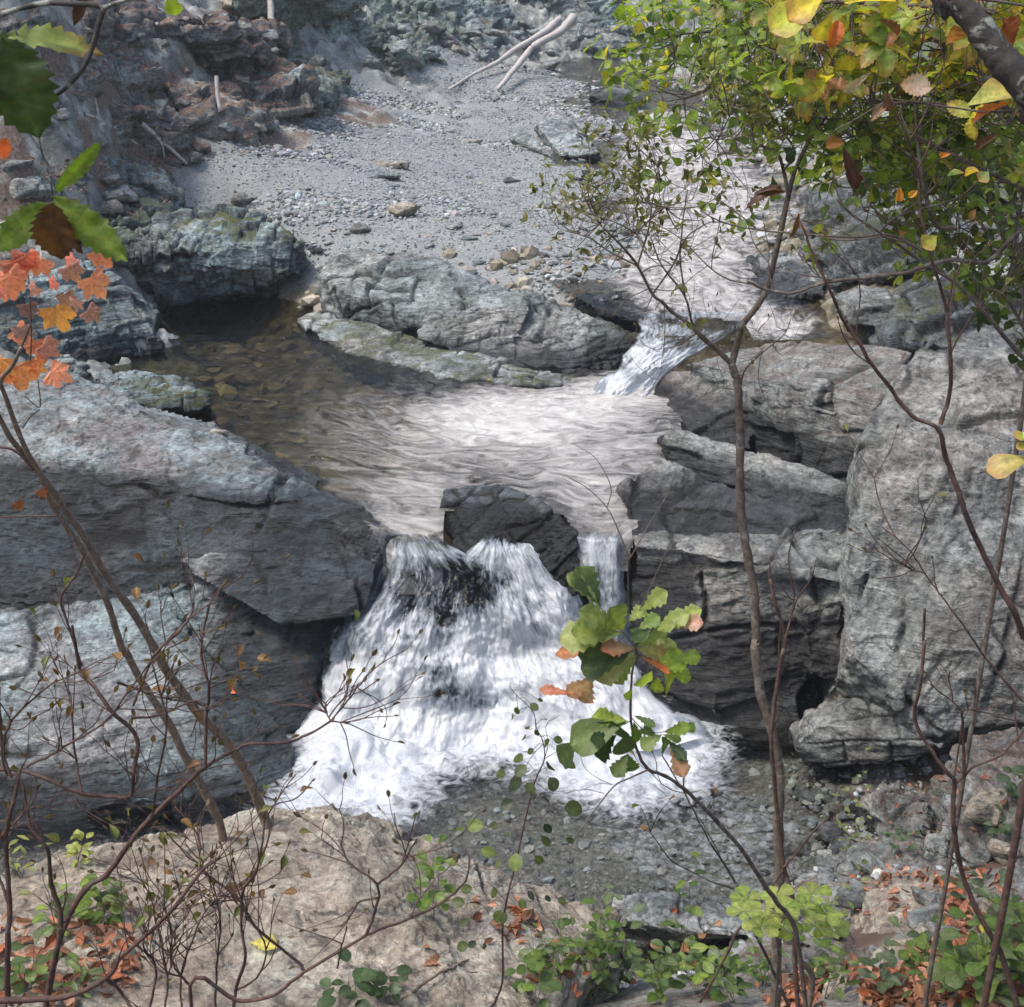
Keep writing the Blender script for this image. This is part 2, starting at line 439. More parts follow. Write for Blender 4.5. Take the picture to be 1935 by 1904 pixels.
for p in [(-25,15,6),(-30,35,14),(-16,40,8),(-12,62,12),(-40,70,30),(-5,80,9),(25,15,9),(30,40,13),(18,60,6),(45,80,24),(10,95,10),(60,10,22),(-60,10,26),(-20,110,36),(40,130,30),(0,150,26),(-60,120,50),(0,-40,10),(50,-40,20),(-50,-40,20),(-7,50,0.5)]: G.append((*p, 0))  # unseen hills all round; left ones shaped steep to darken the pool's reflections
G = np.array(G)

def _ker(r2): return np.sqrt(r2 + 0.16)
_c = G[:, :2]; _n = len(G)
_A = np.zeros((_n + 3, _n + 3))
_A[:_n, :_n] = _ker(((_c[:, None] - _c[None]) ** 2).sum(2)) - np.eye(_n) * 0.02 * -1
_A[:_n, _n] = 1; _A[:_n, _n + 1:] = _c; _A[_n, :_n] = 1; _A[_n + 1:, :_n] = _c.T
_w = np.linalg.solve(_A, np.concatenate([G[:, 2], [0, 0, 0]]))

def ground_z(xy):
    o = np.empty(len(xy))
    for s in range(0, len(xy), 40000):
        q = xy[s:s + 40000]
        k = _ker(((q[:, None] - _c[None]) ** 2).sum(2))
        o[s:s + 40000] = k @ _w[:_n] + _w[_n] + q @ _w[_n + 1:]
    return o

def ground_class(xy, cls):
    """soft share of a class near each point, edges broken by noise"""
    p3 = np.concatenate([xy, np.zeros((len(xy), 1))], 1)
    qq = xy + 0.5 * np.stack([fbm(p3 * 0.9, 3, 41), fbm(p3 * 0.9 + 9, 3, 43)], 1)
    o = np.empty(len(xy))
    for s in range(0, len(xy), 40000):
        q = qq[s:s + 40000]
        w_ = 1 / (((q[:, None] - _c[None]) ** 2).sum(2) + 0.02) ** 2.5
        o[s:s + 40000] = w_[:, G[:, 3] == cls].sum(1) / w_.sum(1)
    return o

def axis(a, b, step, lo, hi):
    mid = np.arange(a, b, step)
    L = []; x = a; s = step
    while x > lo: s *= 1.22; x -= s; L.append(x)
    Rr = []; x = b; s = step
    while x < hi: s *= 1.22; x += s; Rr.append(x)
    return np.array(L[::-1] + list(mid) + Rr)

gx = axis(-12.5, 12.5, 0.065, -90, 90); gy = axis(3.5, 52, 0.075, -50, 170)
GX, GY = np.meshgrid(gx, gy); xy = np.stack([GX.ravel(), GY.ravel()], 1)
gz = ground_z(xy)
p3 = np.concatenate([xy, gz[:, None]], 1)
cls = [ground_class(xy, k) for k in range(5)]
rough = 0.25 * cls[0] + 0.03 * cls[1] + 0.09 * cls[2] + 0.05 * cls[3] + 0.10 * cls[4]
far = sstep(55, 100, np.abs(xy[:, 1])) + 0
gz = gz + rough * fbm(p3 * 0.9, 4, 3) + rough * 0.5 * fbm(p3 * 3.1, 3, 5) + 0.05 * cls[1] * fbm(p3 * 0.45, 2, 9)
sub = (cls[0] + cls[2]) > 0.25
_q = p3[sub] @ rotm(0.4, 0.3, 0.5).T
_q = _q * np.array([1.0, 1.0, 2.0]) + 0.45 * np.stack([fbm(_q * 0.9 + 4 * k, 3, 8 + k) for k in range(3)], 1)
e1_, i1_, v1_ = bricks(_q, 77); e2_, i2_, v2_ = bricks(_q * 2.6 + 3, 79)
gz[sub] += (cls[0] + 0.5 * cls[2])[sub] * (0.40 * (i1_ - 0.4) * sstep(0, 0.1, e1_) + 0.14 * (i2_ - .4) * sstep(0, 0.12, e2_) + 0.25 * v1_[:, 0] * (i1_ - .5) + 0.05 * fbm(_q * 6, 3, 6))
GV = np.stack([xy[:, 0], xy[:, 1], gz], 1)
ny, nx = GX.shape
idx = np.arange(nx * ny).reshape(ny, nx)
GQ = np.stack([idx[:-1, :-1], idx[:-1, 1:], idx[1:, 1:], idx[1:, :-1]], -1).reshape(-1, 4)

t = NT('ground')
geo = t.n('ShaderNodeNewGeometry').outputs['Position']
n_hi = t.noise(geo, 22, 6, 0.7); n_m = t.noise(geo, 2.2, 7, 0.6, 0.4); n_s = t.noise(geo, 60, 3, 0.6)
rockc = t.ramp(n_m, [(0.34, (0.09, 0.10, 0.095)), (0.48, (0.22, 0.235, 0.225)), (0.62, (0.40, 0.42, 0.40))])
rockc = t.mix(0.5, rockc, t.mix(1.0, rockc, t.ramp(n_hi, [(0.3, 0.3), (0.7, 1.6)]), 'MULTIPLY'))
vor = t.n('ShaderNodeTexVoronoi', {'Vector': geo, 'Scale': 26.0})
grav = t.mix(0.5, t.mix(1.0, (0.26, 0.278, 0.28, 1), t.ramp(vor.outputs['Color'], [(0.0, 0.55), (1.0, 1.35)]), 'MULTIPLY'), t.ramp(n_m, [(0.35, (0.205, 0.22, 0.222)), (0.65, (0.31, 0.333, 0.336))]))
lit = t.ramp(n_hi, [(0.3, (0.05, 0.04, 0.035)), (0.5, (0.17, 0.125, 0.105)), (0.7, (0.30, 0.235, 0.20))])
lit = t.mix(t.ramp(t.noise(geo, 1.1, 6, 0.6), [(0.48, 0), (0.6, 1)]), lit, rockc)
bed = t.ramp(t.noise(geo, 3.5, 6, 0.65), [(0.35, (0.05, 0.045, 0.03)), (0.5, (0.16, 0.14, 0.095)), (0.65, (0.30, 0.28, 0.22))])
bed = t.mix(0.5, bed, t.mix(1.0, bed, t.ramp(vor.outputs['Color'], [(0.0, 0.5), (1.0, 1.5)]), 'MULTIPLY'))
bed = t.mix(t.attr('lowbed'), bed, t.ramp(n_hi, [(0.32, (0.06, 0.062, 0.055)), (0.5, (0.19, 0.19, 0.175)), (0.68, (0.38, 0.38, 0.355))]))
earth = t.ramp(n_hi, [(0.3, (0.07, 0.06, 0.05)), (0.5, (0.20, 0.19, 0.17)), (0.7, (0.34, 0.33, 0.31))])
earth = t.mix(t.ramp(t.noise(geo, 1.6, 5, 0.6), [(0.5, 0), (0.58, 1)]), earth, (0.11, 0.07, 0.05, 1))
c = rockc
for k, cc in ((1, grav), (2, lit), (3, bed), (4, earth)): c = t.mix(t.ramp(t.attr('c%d' % k), [(0.35, 0), (0.62, 1)]), c, cc)
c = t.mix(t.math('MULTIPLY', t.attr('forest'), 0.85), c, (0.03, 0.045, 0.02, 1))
b = t.bump(t.math('ADD', n_hi, t.math('MULTIPLY', n_s, 0.3)), 0.8, 0.03)
M['ground'] = t.done(t.bsdf(Base_Color=c, Roughness=0.9, Normal=b))
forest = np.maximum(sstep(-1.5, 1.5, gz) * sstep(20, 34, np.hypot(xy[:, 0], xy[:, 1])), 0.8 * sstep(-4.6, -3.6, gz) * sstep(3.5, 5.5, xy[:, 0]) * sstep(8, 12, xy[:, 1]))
at = {('c%d' % k): cls[k] for k in range(1, 5)}
at['lowbed'] = 1 - sstep(-8.0, -7.4, gz); at['forest'] = forest
g_ob = structure(link('ground', mesh_from('ground', GV, GQ, M['ground'], attrs=at)))
STATIC.append((GV, GQ, np.zeros((0, 3), int)))

# ---------------------------------------------------------------- bedrock masses
LIP = P(785, 1010, -6.2)
ja = lambda L: (PS(L), 0.10, 0.07)
rock('rock_slab', 'broad smooth blue grey slab sloping down left of the waterfall', [
    block([(-60,680,-5.4),(150,715,-5.6),(380,818,-6.0),(500,873,-6.0),(610,930,-6.03),(690,962,-6.05),(0,1150,13.2),(200,1100,13.3),(350,1050,13.6),(450,1170,12.9),(600,1180,12.75),(700,1150,12.8),(735,1008,13.2),(-200,1150,13.3),(-200,800,15)], 1.6, 0.4),
    block([(-150,1130,13.2),(300,1130,13.1),(430,1270,12.2),(545,1400,11.75),(562,1482,-8.1),(-200,1600,-8.2),(240,1545,-8.2),(440,1500,-8.0)], 0.7, 0.5),
    block([(340,1120,13.1),(480,1150,12.9),(460,1300,12.3),(370,1250,12.55)], 0.4, 0.6),
    block([(400,1150,13.0),(620,1170,12.85),(600,1250,12.6),(562,1450,12.05),(430,1280,12.3),(500,1380,12.05),(560,1500,11.95)], 0.6, 0.9),
    block([(230,768,-5.6),(390,812,-5.82),(600,922,-5.95),(140,795,14.9),(280,925,13.95),(480,955,13.55),(150,860,14.6),(560,945,13.6)], 0.12, 0.5),
    block([(330,1035,13.3),(430,1000,13.4),(640,1020,13.15),(712,1070,12.85),(690,1160,12.6),(600,1172,12.4),(520,1178,12.4),(360,1085,12.9)], 0.10, 0.7),
    ], 'slab', voxel=0.018, smooth=4, seed=21, strata=(0.45, 0.25, 0.15), block_amp=0.03, crack=0.035, layers=0.016, cell=1.1, flat=1.5, fine=0.016,
    wetf=near_falls(P(700, 1230, 12.4), 2.3), litter=lambda V: 0.25 * (V[:, 1] > 14), cracks=[ja([(95,960,14.2),(230,880,14.4),(300,940,14.0),(430,960,13.7)]), ja([(480,1010,13.4),(505,940,13.6),(545,880,14.2)])])

rock('rock_ledge', 'dark wet ledge hidden behind the falling water', [
    block([(735,1030,13.4),(900,1020,13.4),(1190,1020,13.4),(560,1400,12.95),(640,1180,13.25),(1300,1400,12.85),(1230,1200,13.1)], 1.5, 0.6),
    block([(760,1090,13.2),(900,1090,13.15),(930,1190,12.95),(760,1180,13.0)], 0.3, 0.5),
    block([(800,1270,12.8),(930,1270,12.75),(960,1350,12.5),(790,1350,12.55)], 0.4, 0.6)],
    'dark', voxel=0.03, seed=5, wetf=lambda V: np.ones(len(V)))

rock('crest_rock', 'dark humped rock standing between the two chutes at the crest', [
    block([(840,928,-6.0),(900,915,-5.98),(960,922,-5.95),(1060,965,-6.02),(1092,1000,-6.1),(1096,1080,12.95),(1082,1130,12.85),(1030,1110,12.85),(960,1070,13.0),(865,1045,13.15),(838,990,-6.25)], 0.25, 0.35)],
    'dark', voxel=0.018, smooth=4, seed=8, block_amp=0.03, crack=0.03, strata=(0.2, 0.7, 0.1),
    wetf=lambda V: 0.95 - 0.5 * sstep(-6.12, -6.0, V[:, 2]))

rock('rock_wall', 'layered grey rock wall right of the waterfall with dark clefts', [
    block([(1172,920,-5.98),(1250,872,-5.85),(1400,930,13.7),(1625,1000,13.2),(1180,965,13.35),(1195,1035,12.95),(1330,1045,12.75),(1480,1075,12.5),(1625,1110,12.3)], 0.35, 0.5),
    block([(1196,1040,12.98),(1400,1062,12.8),(1625,1112,12.4),(1205,1300,12.72),(1330,1380,12.45),(1500,1340,12.3)], 1.0, 0.8),
    block([(1215,1125,12.8),(1400,1105,12.65),(1480,1200,12.5),(1490,1300,12.35),(1350,1350,12.3),(1225,1290,12.6)], 0.3, 0.6),
    block([(1260,1000,13.1),(1420,1020,12.95),(1430,1130,12.7),(1270,1110,12.8)], 0.1, 0.5),
    block([(1510,1150,12.3),(1600,1130,12.2),(1590,1300,12.1),(1530,1280,12.2)], 0.1, 0.6),
    block([(1260,1290,12.7),(1500,1280,12.4),(1520,1400,12.2),(1350,1400,12.3)], 0.7, 0.6),
    block([(1270,812,-5.75),(1252,840,-5.95),(1400,842,-5.82),(1520,890,-5.85),(1650,950,13.5),(1256,885,-6.2),(1400,925,14.1),(1520,962,13.7),(1620,1010,13.2)], 0.4, 0.5)],
    'neutral', voxel=0.021, smooth=1, seed=33, strata=(0.10, 0.26, 0.1), flat=1.9, cell=1.15, block_amp=0.055, crack=0.05, layers=0.022, fine=0.015,
    wetf=lambda V: np.maximum(wet_of(V), np.maximum(sstep(-6.3, -7.3, V[:, 2]) * 0.85, 0.9 * (1 - sstep(0.2, 0.6, np.abs(V[:, 0] - 1.5)))* sstep(-6.2, -6.5, V[:, 2]))))

rock('rock_terrace', 'broad stepped terrace of grey rock right of the upper cascade', [
    block([(1300,684,-5.58),(1400,654,-5.48),(1520,642,-5.36),(1720,668,-5.1),(1660,760,-5.45),(1420,700,-5.65),(1540,740,-5.62),(1425,850,16.2),(1530,890,15.6),(1660,950,14.9)], 0.8, 0.6),
    block([(1425,735,16.0),(1540,770,15.5),(1655,800,14.8),(1425,875,15.95),(1530,910,15.35),(1655,985,14.5)], .6, .9),
    block([(1310,692,-5.68),(1225,712,-6.0),(1208,765,-6.2),(1245,840,-6.35),(1420,700,-5.7),(1420,850,-6.3),(1330,800,-6.1)], 0.6, 0.5)],
    'neutral', voxel=0.022, smooth=1, seed=40, strata=(0.1, 0.22, 0.1), flat=1.9, cell=0.95, block_amp=0.055, layers=0.03, litter=lambda V: 0.3 * np.ones(len(V)))

rock('rock_pillar', 'tall pale grey rock pillar with slanting cracks at the right edge', [
    block([(1735,655,14.7),(1640,820,13.4),(1612,1000,12.5),(1602,1240,11.6),(1740,1385,11.2),(1950,1370,11.0),(2300,1370,11.0),(2300,700,13.6),(1860,705,13.9),(1780,900,12.6),(1800,1200,11.4)], 1.6, 1.2),
    block([(1610,1040,12.4),(1605,1240,11.55),(1700,1340,11.2),(1730,1100,11.9)], 0.3, 0.5)],
    'neutral', voxel=0.022, smooth=2, seed=53, strata=(0.2, 1.15, 0.3), flat=1.5, cell=1.25, block_amp=0.06, crack=0.035, layers=0.018, fine=0.018,
    cracks=[(PS([(1620,1260,11.5),(1700,1310,11.3),(1790,1400,11.1)]),0.12,0.06),(PS([(1800,820,13.0),(1760,1000,12.3),(1700,1180,11.7),(1690,1250,11.5)]),0.10,0.05),(PS([(1880,1000,12.3),(1820,1200,11.6),(1790,1270,11.3)]),0.12,0.06),(PS([(1935,880,12.8),(1850,940,12.5),(1745,930,12.6)]),0.12,0.05),(PS([(1700,760,13.9),(1680,900,13.0),(1640,1060,12.2),(1630,1200,11.6)]),0.09,0.04),(PS([(1935,1180,11.7),(1860,1260,11.35),(1800,1230,11.5)]),0.10,0.05)],
    wetf=lambda V: np.maximum(wet_of(V), 0.0))

rock('rock_shelf', 'grey rock shelf overhanging the still dark water at upper right', [
    block([(1430,492,-5.18),(1555,490,-5.1),(1562,560,-5.3),(1425,572,-5.5)], 0.25, 1.2)], 'ridge', voxel=0.03, seed=60)
rock('boulder', 'pale wedge shaped boulder below the overhanging cliff at upper right', [
    block([(1602,575,17.6),(1640,552,17.7),(1700,560,17.4),(1700,618,17.1),(1615,615,17.2),(1602,600,17.3)], 0.1, 0.6)], 'neutral', voxel=0.025, seed=61, cat='boulder', wetf=lambda V: np.zeros(len(V)))
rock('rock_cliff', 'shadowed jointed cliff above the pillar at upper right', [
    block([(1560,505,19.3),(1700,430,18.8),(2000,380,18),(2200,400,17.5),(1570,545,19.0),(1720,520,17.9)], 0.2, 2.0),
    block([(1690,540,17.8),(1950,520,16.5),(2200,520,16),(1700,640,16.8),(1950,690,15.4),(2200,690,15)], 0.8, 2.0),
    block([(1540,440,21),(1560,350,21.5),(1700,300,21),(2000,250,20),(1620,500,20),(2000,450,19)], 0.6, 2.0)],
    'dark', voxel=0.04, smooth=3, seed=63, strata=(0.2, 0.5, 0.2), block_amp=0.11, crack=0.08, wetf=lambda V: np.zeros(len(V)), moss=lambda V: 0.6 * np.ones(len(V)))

rock('pool_cliff', 'low jointed mossy cliff behind the still end of the pool', [
    block([(185,490,-5.2),(300,405,-4.9),(370,388,-4.85),(470,408,-4.9),(560,455,-5.15),(265,610,-6.5),(330,585,-6.6),(420,572,-6.6),(525,562,-6.6),(570,520,21.5)], 0.4, 1.0),
    block([(280,500,21.3),(400,470,21.9),(420,560,21.5),(290,590,20.9)], 0.3, 0.5),
    block([(355,480,21.7),(430,440,22.2),(470,470,22),(440,560,21.4),(360,560,21.3)], 0.3, 0.5)],
    'blue', voxel=0.024, smooth=1, seed=70, strata=(0.2, 1.45, 0.3), flat=1.7, cell=0.5, block_amp=0.10, crack=0.12, layers=0.01, moss=lambda V: sstep(-5.4, -5.0, V[:, 2]))
rock('boulder', 'dark rounded boulder wedged between the pool cliff and the pale ridge', [
    block([(528,485,-5.6),(560,458,-5.35),(605,470,-5.4),(625,520,-5.8),(592,562,-6.4),(532,548,-6.4)], 0.1, 0.6)], 'dark', voxel=0.022, seed=72, cat='boulder')

rock('rock_ridge', 'long pale jointed ridge running down to the foot of the upper cascade', [
    block([(602,505,-5.5),(650,480,-5.3),(760,471,-5.25),(980,545,-5.35),(1215,632,-5.72),(602,602,-6.1),(670,625,-6.15),(900,690,-6.25),(1010,722,-6.25),(1135,725,-6.3),(630,540,-5.52),(780,592,-5.68),(960,642,-5.85),(1110,680,-6.02),(1195,665,-5.95)], 0.5, 0.5),
    block([(985,552,-5.4),(800,585,-5.6),(790,640,19.0),(920,690,18.5),(980,640,18.7),(1000,590,18.9)], 0.2, 0.6)],
    'ridge', voxel=0.02, smooth=1, seed=80, strata=(0.5, 0.15, 0.4), flat=1.3, cell=0.62, block_amp=0.06, crack=0.07, layers=0.03,
    cracks=[(PS([(740,480,21.1),(700,540,20.2),(650,600,20.1)]),0.14,0.10),(PS([(860,515,20.4),(880,590,19.3),(860,690,18.7)]),0.12,0.07),(PS([(790,585,19.4),(985,548,19.5),(1060,640,18.6)]),0.10,0.06),(PS([(1040,580,19.2),(1010,660,18.4),(1010,720,18)]),0.12,0.08)],
    moss=lambda V: 0.2 * np.ones(len(V)), wetf=lambda V: np.maximum(np.clip(1.15 - (V[:, 2] + 6.1) / 0.28, 0, 1), 1.1 * sstep(0.3, 1.6, V[:, 0]) * sstep(-5.55, -5.95, V[:, 2])))
rock('rock_apron', 'flat pale apron of rock shelving into the pool below the ridge', [
    block([(560,602,-6.0),(600,590,-5.95),(680,640,-5.97),(900,700,-6.0),(1010,728,-6.03),(1130,728,-6.1),(572,612,-6.15),(668,690,-6.2),(760,722,-6.22),(920,742,-6.22),(1010,744,-6.22)], 0.35, 0.3)],
    'ridge', voxel=0.02, smooth=2, seed=84, strata=(0.3, 0.1, 0.2), flat=3, block_amp=0.035, crack=0.04, layers=0.03, moss=lambda V: 0.7 * np.ones(len(V)), wetf=lambda V: np.clip(0.9 - (V[:, 2] + 6.15) / 0.09, 0, 1))

# left bank above the pool
rock('bank_rock', 'rough speckled bank rock beside the still left end of the pool', [
    block([(-80,560,-5.1),(60,520,-5.0),(180,500,-5.1),(230,560,-5.5),(310,640,-5.9),(322,680,-6.2),(240,690,-6.2),(60,680,-6.0),(-80,700,-6.0)], 0.6, 0.8),
    block([(230,540,20.3),(270,560,20.2),(300,590,20),(262,640,19.2),(215,610,19.3)], 0.3, 0.4)],
    'blue', voxel=0.024, seed=90, strata=(0.4, 0.3, 0.9), block_amp=0.08, moss=lambda V: 0.15 * np.ones(len(V)))
rock('ledge_block', 'square ended ledge block with moss on its tip above the pool', [
    block([(170,708,-5.75),(250,700,-5.75),(330,712,-5.8),(380,742,-5.85),(395,775,-6.0),(200,745,-5.8),(290,772,-5.95),(300,800,-6.2),(390,800,-6.3)], 0.4, 0.5)],
    'blue', voxel=0.018, seed=92, strata=(0.15, 0.2, 0.2), flat=3.5, block_amp=0.05, layers=0.045, moss=lambda V: sstep(-5.0, -4.4, V[:, 0]) * 1.0)
rock('ledge_block', 'narrow grey ledge under the red leaves at the left edge', [
    block([(60,672,-5.75),(110,668,-5.7),(158,690,-5.8),(150,720,-6.0),(70,718,-6.0)], 0.3, 0.4)], 'blue', voxel=0.02, seed=93, strata=(0.15, 0.2, 0.2), flat=3)
rock('bank_rock', 'grey green lichened rock mass rising at the left edge above the pool', [
    block([(-100,420,-4.7),(60,400,-4.7),(180,370,-4.7),(330,385,-4.8),(230,480,-5.25),(180,500,-5.4),(-100,560,-5.5)], 0.5, 1.0),
    block([(-60,330,-4.3),(120,310,-4.3),(250,330,-4.5),(330,360,-4.8),(120,400,-4.75),(-60,410,-4.8)], 0.5, 1.0)],
    'green', voxel=0.03, seed=95, strata=(0.3, 0.3, 1.1), block_amp=0.11, crack=0.06, moss=lambda V: 0.7 * np.ones(len(V)), wetf=lambda V: np.zeros(len(V)))
rock('hillside_outcrop', 'brown grey outcrop with a dark square notch on the left hillside', [
    block([(330,110,-3.2),(480,90,-3.2),(560,150,-3.7),(600,200,-4.1),(420,240,-4.35),(330,180,-3.8)], 0.4, 1.2),
    block([(230,60,-2.6),(380,20,-2.3),(520,40,-2.7),(480,110,-3.2),(280,120,-3.2)], 0.5, 1.5)],
    'neutral', voxel=0.045, seed=97, strata=(0.3, 0.2, 0.2), block_amp=0.18, crack=0.1, cell=0.9, wetf=lambda V: np.zeros(len(V)), litter=lambda V: 1.3 * np.ones(len(V)), moss=lambda V: 0.3 * np.ones(len(V)))
rock('hillside_outcrop', 'long layered grey outcrop at the top edge of the gravel bar', [
    block([(560,90,-3.9),(680,60,-3.8),(780,100,-4.3),(740,145,-4.55),(610,150,-4.5)], 0.4, 1.2),
    block([(430,-20,-2.2),(640,-30,-2.3),(700,50,-3.5),(560,80,-3.6)], 0.4, 1.5)],
    'green', voxel=0.05, seed=98, strata=(0.1, 0.2, 0.1), flat=3, block_amp=0.16, crack=0.1, layers=0.08, cell=0.9, wetf=lambda V: np.zeros(len(V)), moss=lambda V: 0.7 * np.ones(len(V)))
rock('hillside_outcrop', 'pale broken outcrop at the top centre behind the fallen logs', [
    block([(740,-20,-2.9),(900,-30,-2.9),(960,40,-3.9),(850,80,-4.3),(740,70,-4.0)], 0.5, 1.6),
    block([(980,-40,-3.0),(1180,-50,-2.9),(1260,10,-3.9),(1150,60,-4.5),(1000,30,-4.1)], 0.5, 2.0),
    block([(1180,30,-4.2),(1330,20,-4.1),(1400,90,-4.8),(1240,100,-4.85)], 0.5, 1.6)],
    'blue', voxel=0.055, seed=99, strata=(0.2, 0.4, 0.1), block_amp=0.2, crack=0.1, cell=1.0, wetf=lambda V: np.zeros(len(V)), moss=lambda V: 0.35 * np.ones(len(V)))

# near and right bank
rock('foreground_rock', 'large tan slab with pitted lichened surface in the near foreground', [
    block([(100,1620,-6.5),(300,1600,-6.45),(420,1592,-6.42),(510,1537,-6.35),(620,1524,-6.3),(740,1580,-6.42),(920,1645,-6.6),(1030,1685,-6.75),(1165,1727,-6.9),(1190,1780,-6.95),(1020,1850,-6.55),(960,2000,-6.1),(-100,2000,-5.8),(-100,1700,-6.3)], 2.0, 0.15)],
    'tan', voxel=0.015, smooth=3, seed=110, strata=(0.12, 0.22, 0.5), flat=3.0, cell=0.7, block_amp=0.035, crack=0.04, layers=0.03, fine=0.02,
    cracks=[(PS([(620,1525,-6.3),(660,1600,-6.4),(720,1700,-6.4),(830,1790,-6.4)]),0.05,0.035),(PS([(430,1600,-6.4),(520,1640,-6.35),(640,1620,-6.3)]),0.05,0.04)],
    litter=lambda V: 0.25 * np.ones(len(V)), wetf=lambda V: np.clip(1.1 - (V[:, 2] + 8) / 0.4, 0, 1))
rock('boulder', 'smooth pale rounded boulder at the foot of the right pillar', [
    block([(1505,1405,-7.75),(1545,1372,-7.5),(1620,1335,-7.3),(1700,1345,-7.25),(1785,1412,-7.4),(1750,1432,-7.6),(1640,1440,-7.85),(1540,1450,-8.0),(1512,1432,-7.95)], 0.15, 0.5)],
    'neutral', voxel=0.02, smooth=6, seed=112, block_amp=0.035, crack=0.03, cat='boulder', wetf=lambda V: np.clip(1.0 - (V[:, 2] + 8) / 0.25, 0, 1))
rock('boulder', 'grey sloping rock with dark cleft at lower right edge', [
    block([(1860,1400,-6.9),(1960,1360,-6.7),(2100,1400,-6.6),(1840,1460,-7.2),(1950,1560,-7.2),(1760,1520,-7.6),(1800,1640,-7.4),(2050,1700,-6.6)], 0.5, 0.6)],
    'neutral', voxel=0.024, seed=113, block_amp=0.07, cat='boulder', litter=lambda V: 0.5 * np.ones(len(V)))
rock('boulder', 'grey rock between the dark slot and the leaf strewn bank', [
    block([(1640,1505,-7.6),(1700,1480,-7.4),(1770,1520,-7.35),(1760,1600,-7.5),(1660,1590,-7.8)], 0.5, 0.4)],
    'neutral', voxel=0.022, seed=114, block_amp=0.06, cat='boulder', litter=lambda V: 0.3 * np.ones(len(V)))
rock('boulder', 'low mottled grey rock sloping to the dark pool at lower right', [
    block([(1560,1560,-7.95),(1640,1600,-7.7),(1780,1620,-7.3),(1800,1680,-7.2),(1660,1700,-7.4),(1560,1650,-7.9)], 0.5, 0.4)],
    'neutral', voxel=0.022, seed=115, block_amp=0.07, cat='boulder', litter=lambda V: 0.3 * np.ones(len(V)))
rock('boulder', 'blocky buff rock on the leaf strewn bank at lower right', [
    block([(1625,1672,-6.95),(1790,1650,-6.75),(1870,1700,-6.7),(1860,1800,-6.5),(1700,1830,-6.6),(1620,1760,-6.95)], 0.5, 0.3)],
    'tan', voxel=0.018, seed=116, strata=(0.2, 0.3, 0.3), block_amp=0.05, cat='boulder', litter=lambda V: 0.5 * np.ones(len(V)))
rock('boulder', 'flat grey rock in front of the buff rock at lower right', [
    block([(1480,1790,-6.85),(1560,1750,-6.95),(1640,1790,-6.75),(1720,1860,-6.4),(1600,1900,-6.3),(1470,1860,-6.6)], 0.5, 0.3)],
    'neutral', voxel=0.018, seed=117, strata=(0.2, 0.3, 0.3), block_amp=0.05, cat='boulder', litter=lambda V: 0.6 * np.ones(len(V)))
rock('boulder', 'pale pink rock lying in the small stream at the bottom centre', [
    block([(1160,1700,-7.75),(1280,1690,-7.8),(1450,1730,-7.8),(1440,1770,-7.7),(1300,1760,-7.7),(1180,1740,-7.8)], 0.4, 0.3)],
    'ridge', voxel=0.018, seed=118, block_amp=0.04, cat='boulder', wetf=lambda V: np.zeros(len(V)))
rock('boulder', 'dark stone at the water line under the lower left slab', [
    block([(150,1530,-7.9),(230,1505,-7.75),(330,1510,-7.8),(350,1545,-8.0),(200,1560,-8.1)], 0.3, 0.3)],
    'dark', voxel=0.02, seed=119, block_amp=0.04, cat='boulder', smooth=6)
rock('tilted_slab', 'large pale slab tilted on the gravel with a dark shaded side', [
    block([(1010,232,-4.75),(1060,215,-4.75),(1100,250,-4.95),(1135,290,-5.0),(1125,300,-5.15),(1060,295,-5.1)], 0.25, 0.5),
    block([(985,240,-4.8),(1000,270,-4.95),(1050,300,-5.1),(960,262,-5.0)], 0.25, 0.4)],
    'ridge', voxel=0.035, seed=120, block_amp=0.03, layers=0.02, wetf=lambda V: np.zeros(len(V)))
rock('boulder', 'rounded pale boulder standing in the far stream above the dark pool', [
    block([(1110,180,-4.85),(1150,165,-4.7),(1200,170,-4.75),(1225,190,-4.95),(1200,205,-5.1),(1130,200,-5.1)], 0.2, 0.8)],
    'ridge', voxel=0.04, seed=121, smooth=6, block_amp=0.05, cat='boulder')
rock('boulder', 'long low rock lying across the stream above the cascade', [
    block([(1085,555,-5.4),(1140,545,-5.3),(1195,565,-5.32),(1225,590,-5.4),(1215,615,-5.7),(1130,600,-5.6)], 0.3, 0.3)],
    'dark', voxel=0.02, seed=122, block_amp=0.04, cat='boulder', wetf=lambda V: 0.7*np.ones(len(V)))

def ghit(px, py):
    d = ray(px, py); d = d / np.linalg.norm(d); s = np.linspace(4, 90, 700); p = d * s[:, None]
    g = ground_z(p[:, :2]); k = np.argmax(p[:, 2] < g)
    return p[k]
def crag(name, label, polys, mat, lift=0.25, down=0.8, back=1.0, **kw):
    H = []
    for poly in polys:
        A = np.array([ghit(a, b) for a, b in poly]); c = A.mean(0)
        top = A + (c - A) * 0.18 + np.array([0, -0.2, lift])
        H.append(np.concatenate([A, top, A + np.array([0, back, -down])]))
    kw.setdefault('wetf', lambda V: np.zeros(len(V)))
    return rock(name, label, H, mat, **kw)
hk = dict(litter=lambda V: 1.1 * np.ones(len(V)), block_amp=0.16, crack=0.09, cell=0.85, voxel=0.042, smooth=1, layers=0.05)
crag('hillside_outcrop', 'reddish brown litter strewn bedrock behind the large dark oak leaf', [[(60,120),(200,90),(330,170),(260,240),(90,230)], [(90,200),(230,190),(250,260),(110,270)]], 'neutral', .35, seed=201, strata=(.3, .5, .2), **hk)
crag('hillside_outcrop', 'slanting brown grey bedrock rib above the gravel edge on the left', [[(300,170),(430,200),(520,240),(470,275),(330,250)], [(220,230),(340,240),(400,290),(350,310),(240,280)]], 'neutral', .3, seed=202, strata=(.2, .35, .1), **hk)
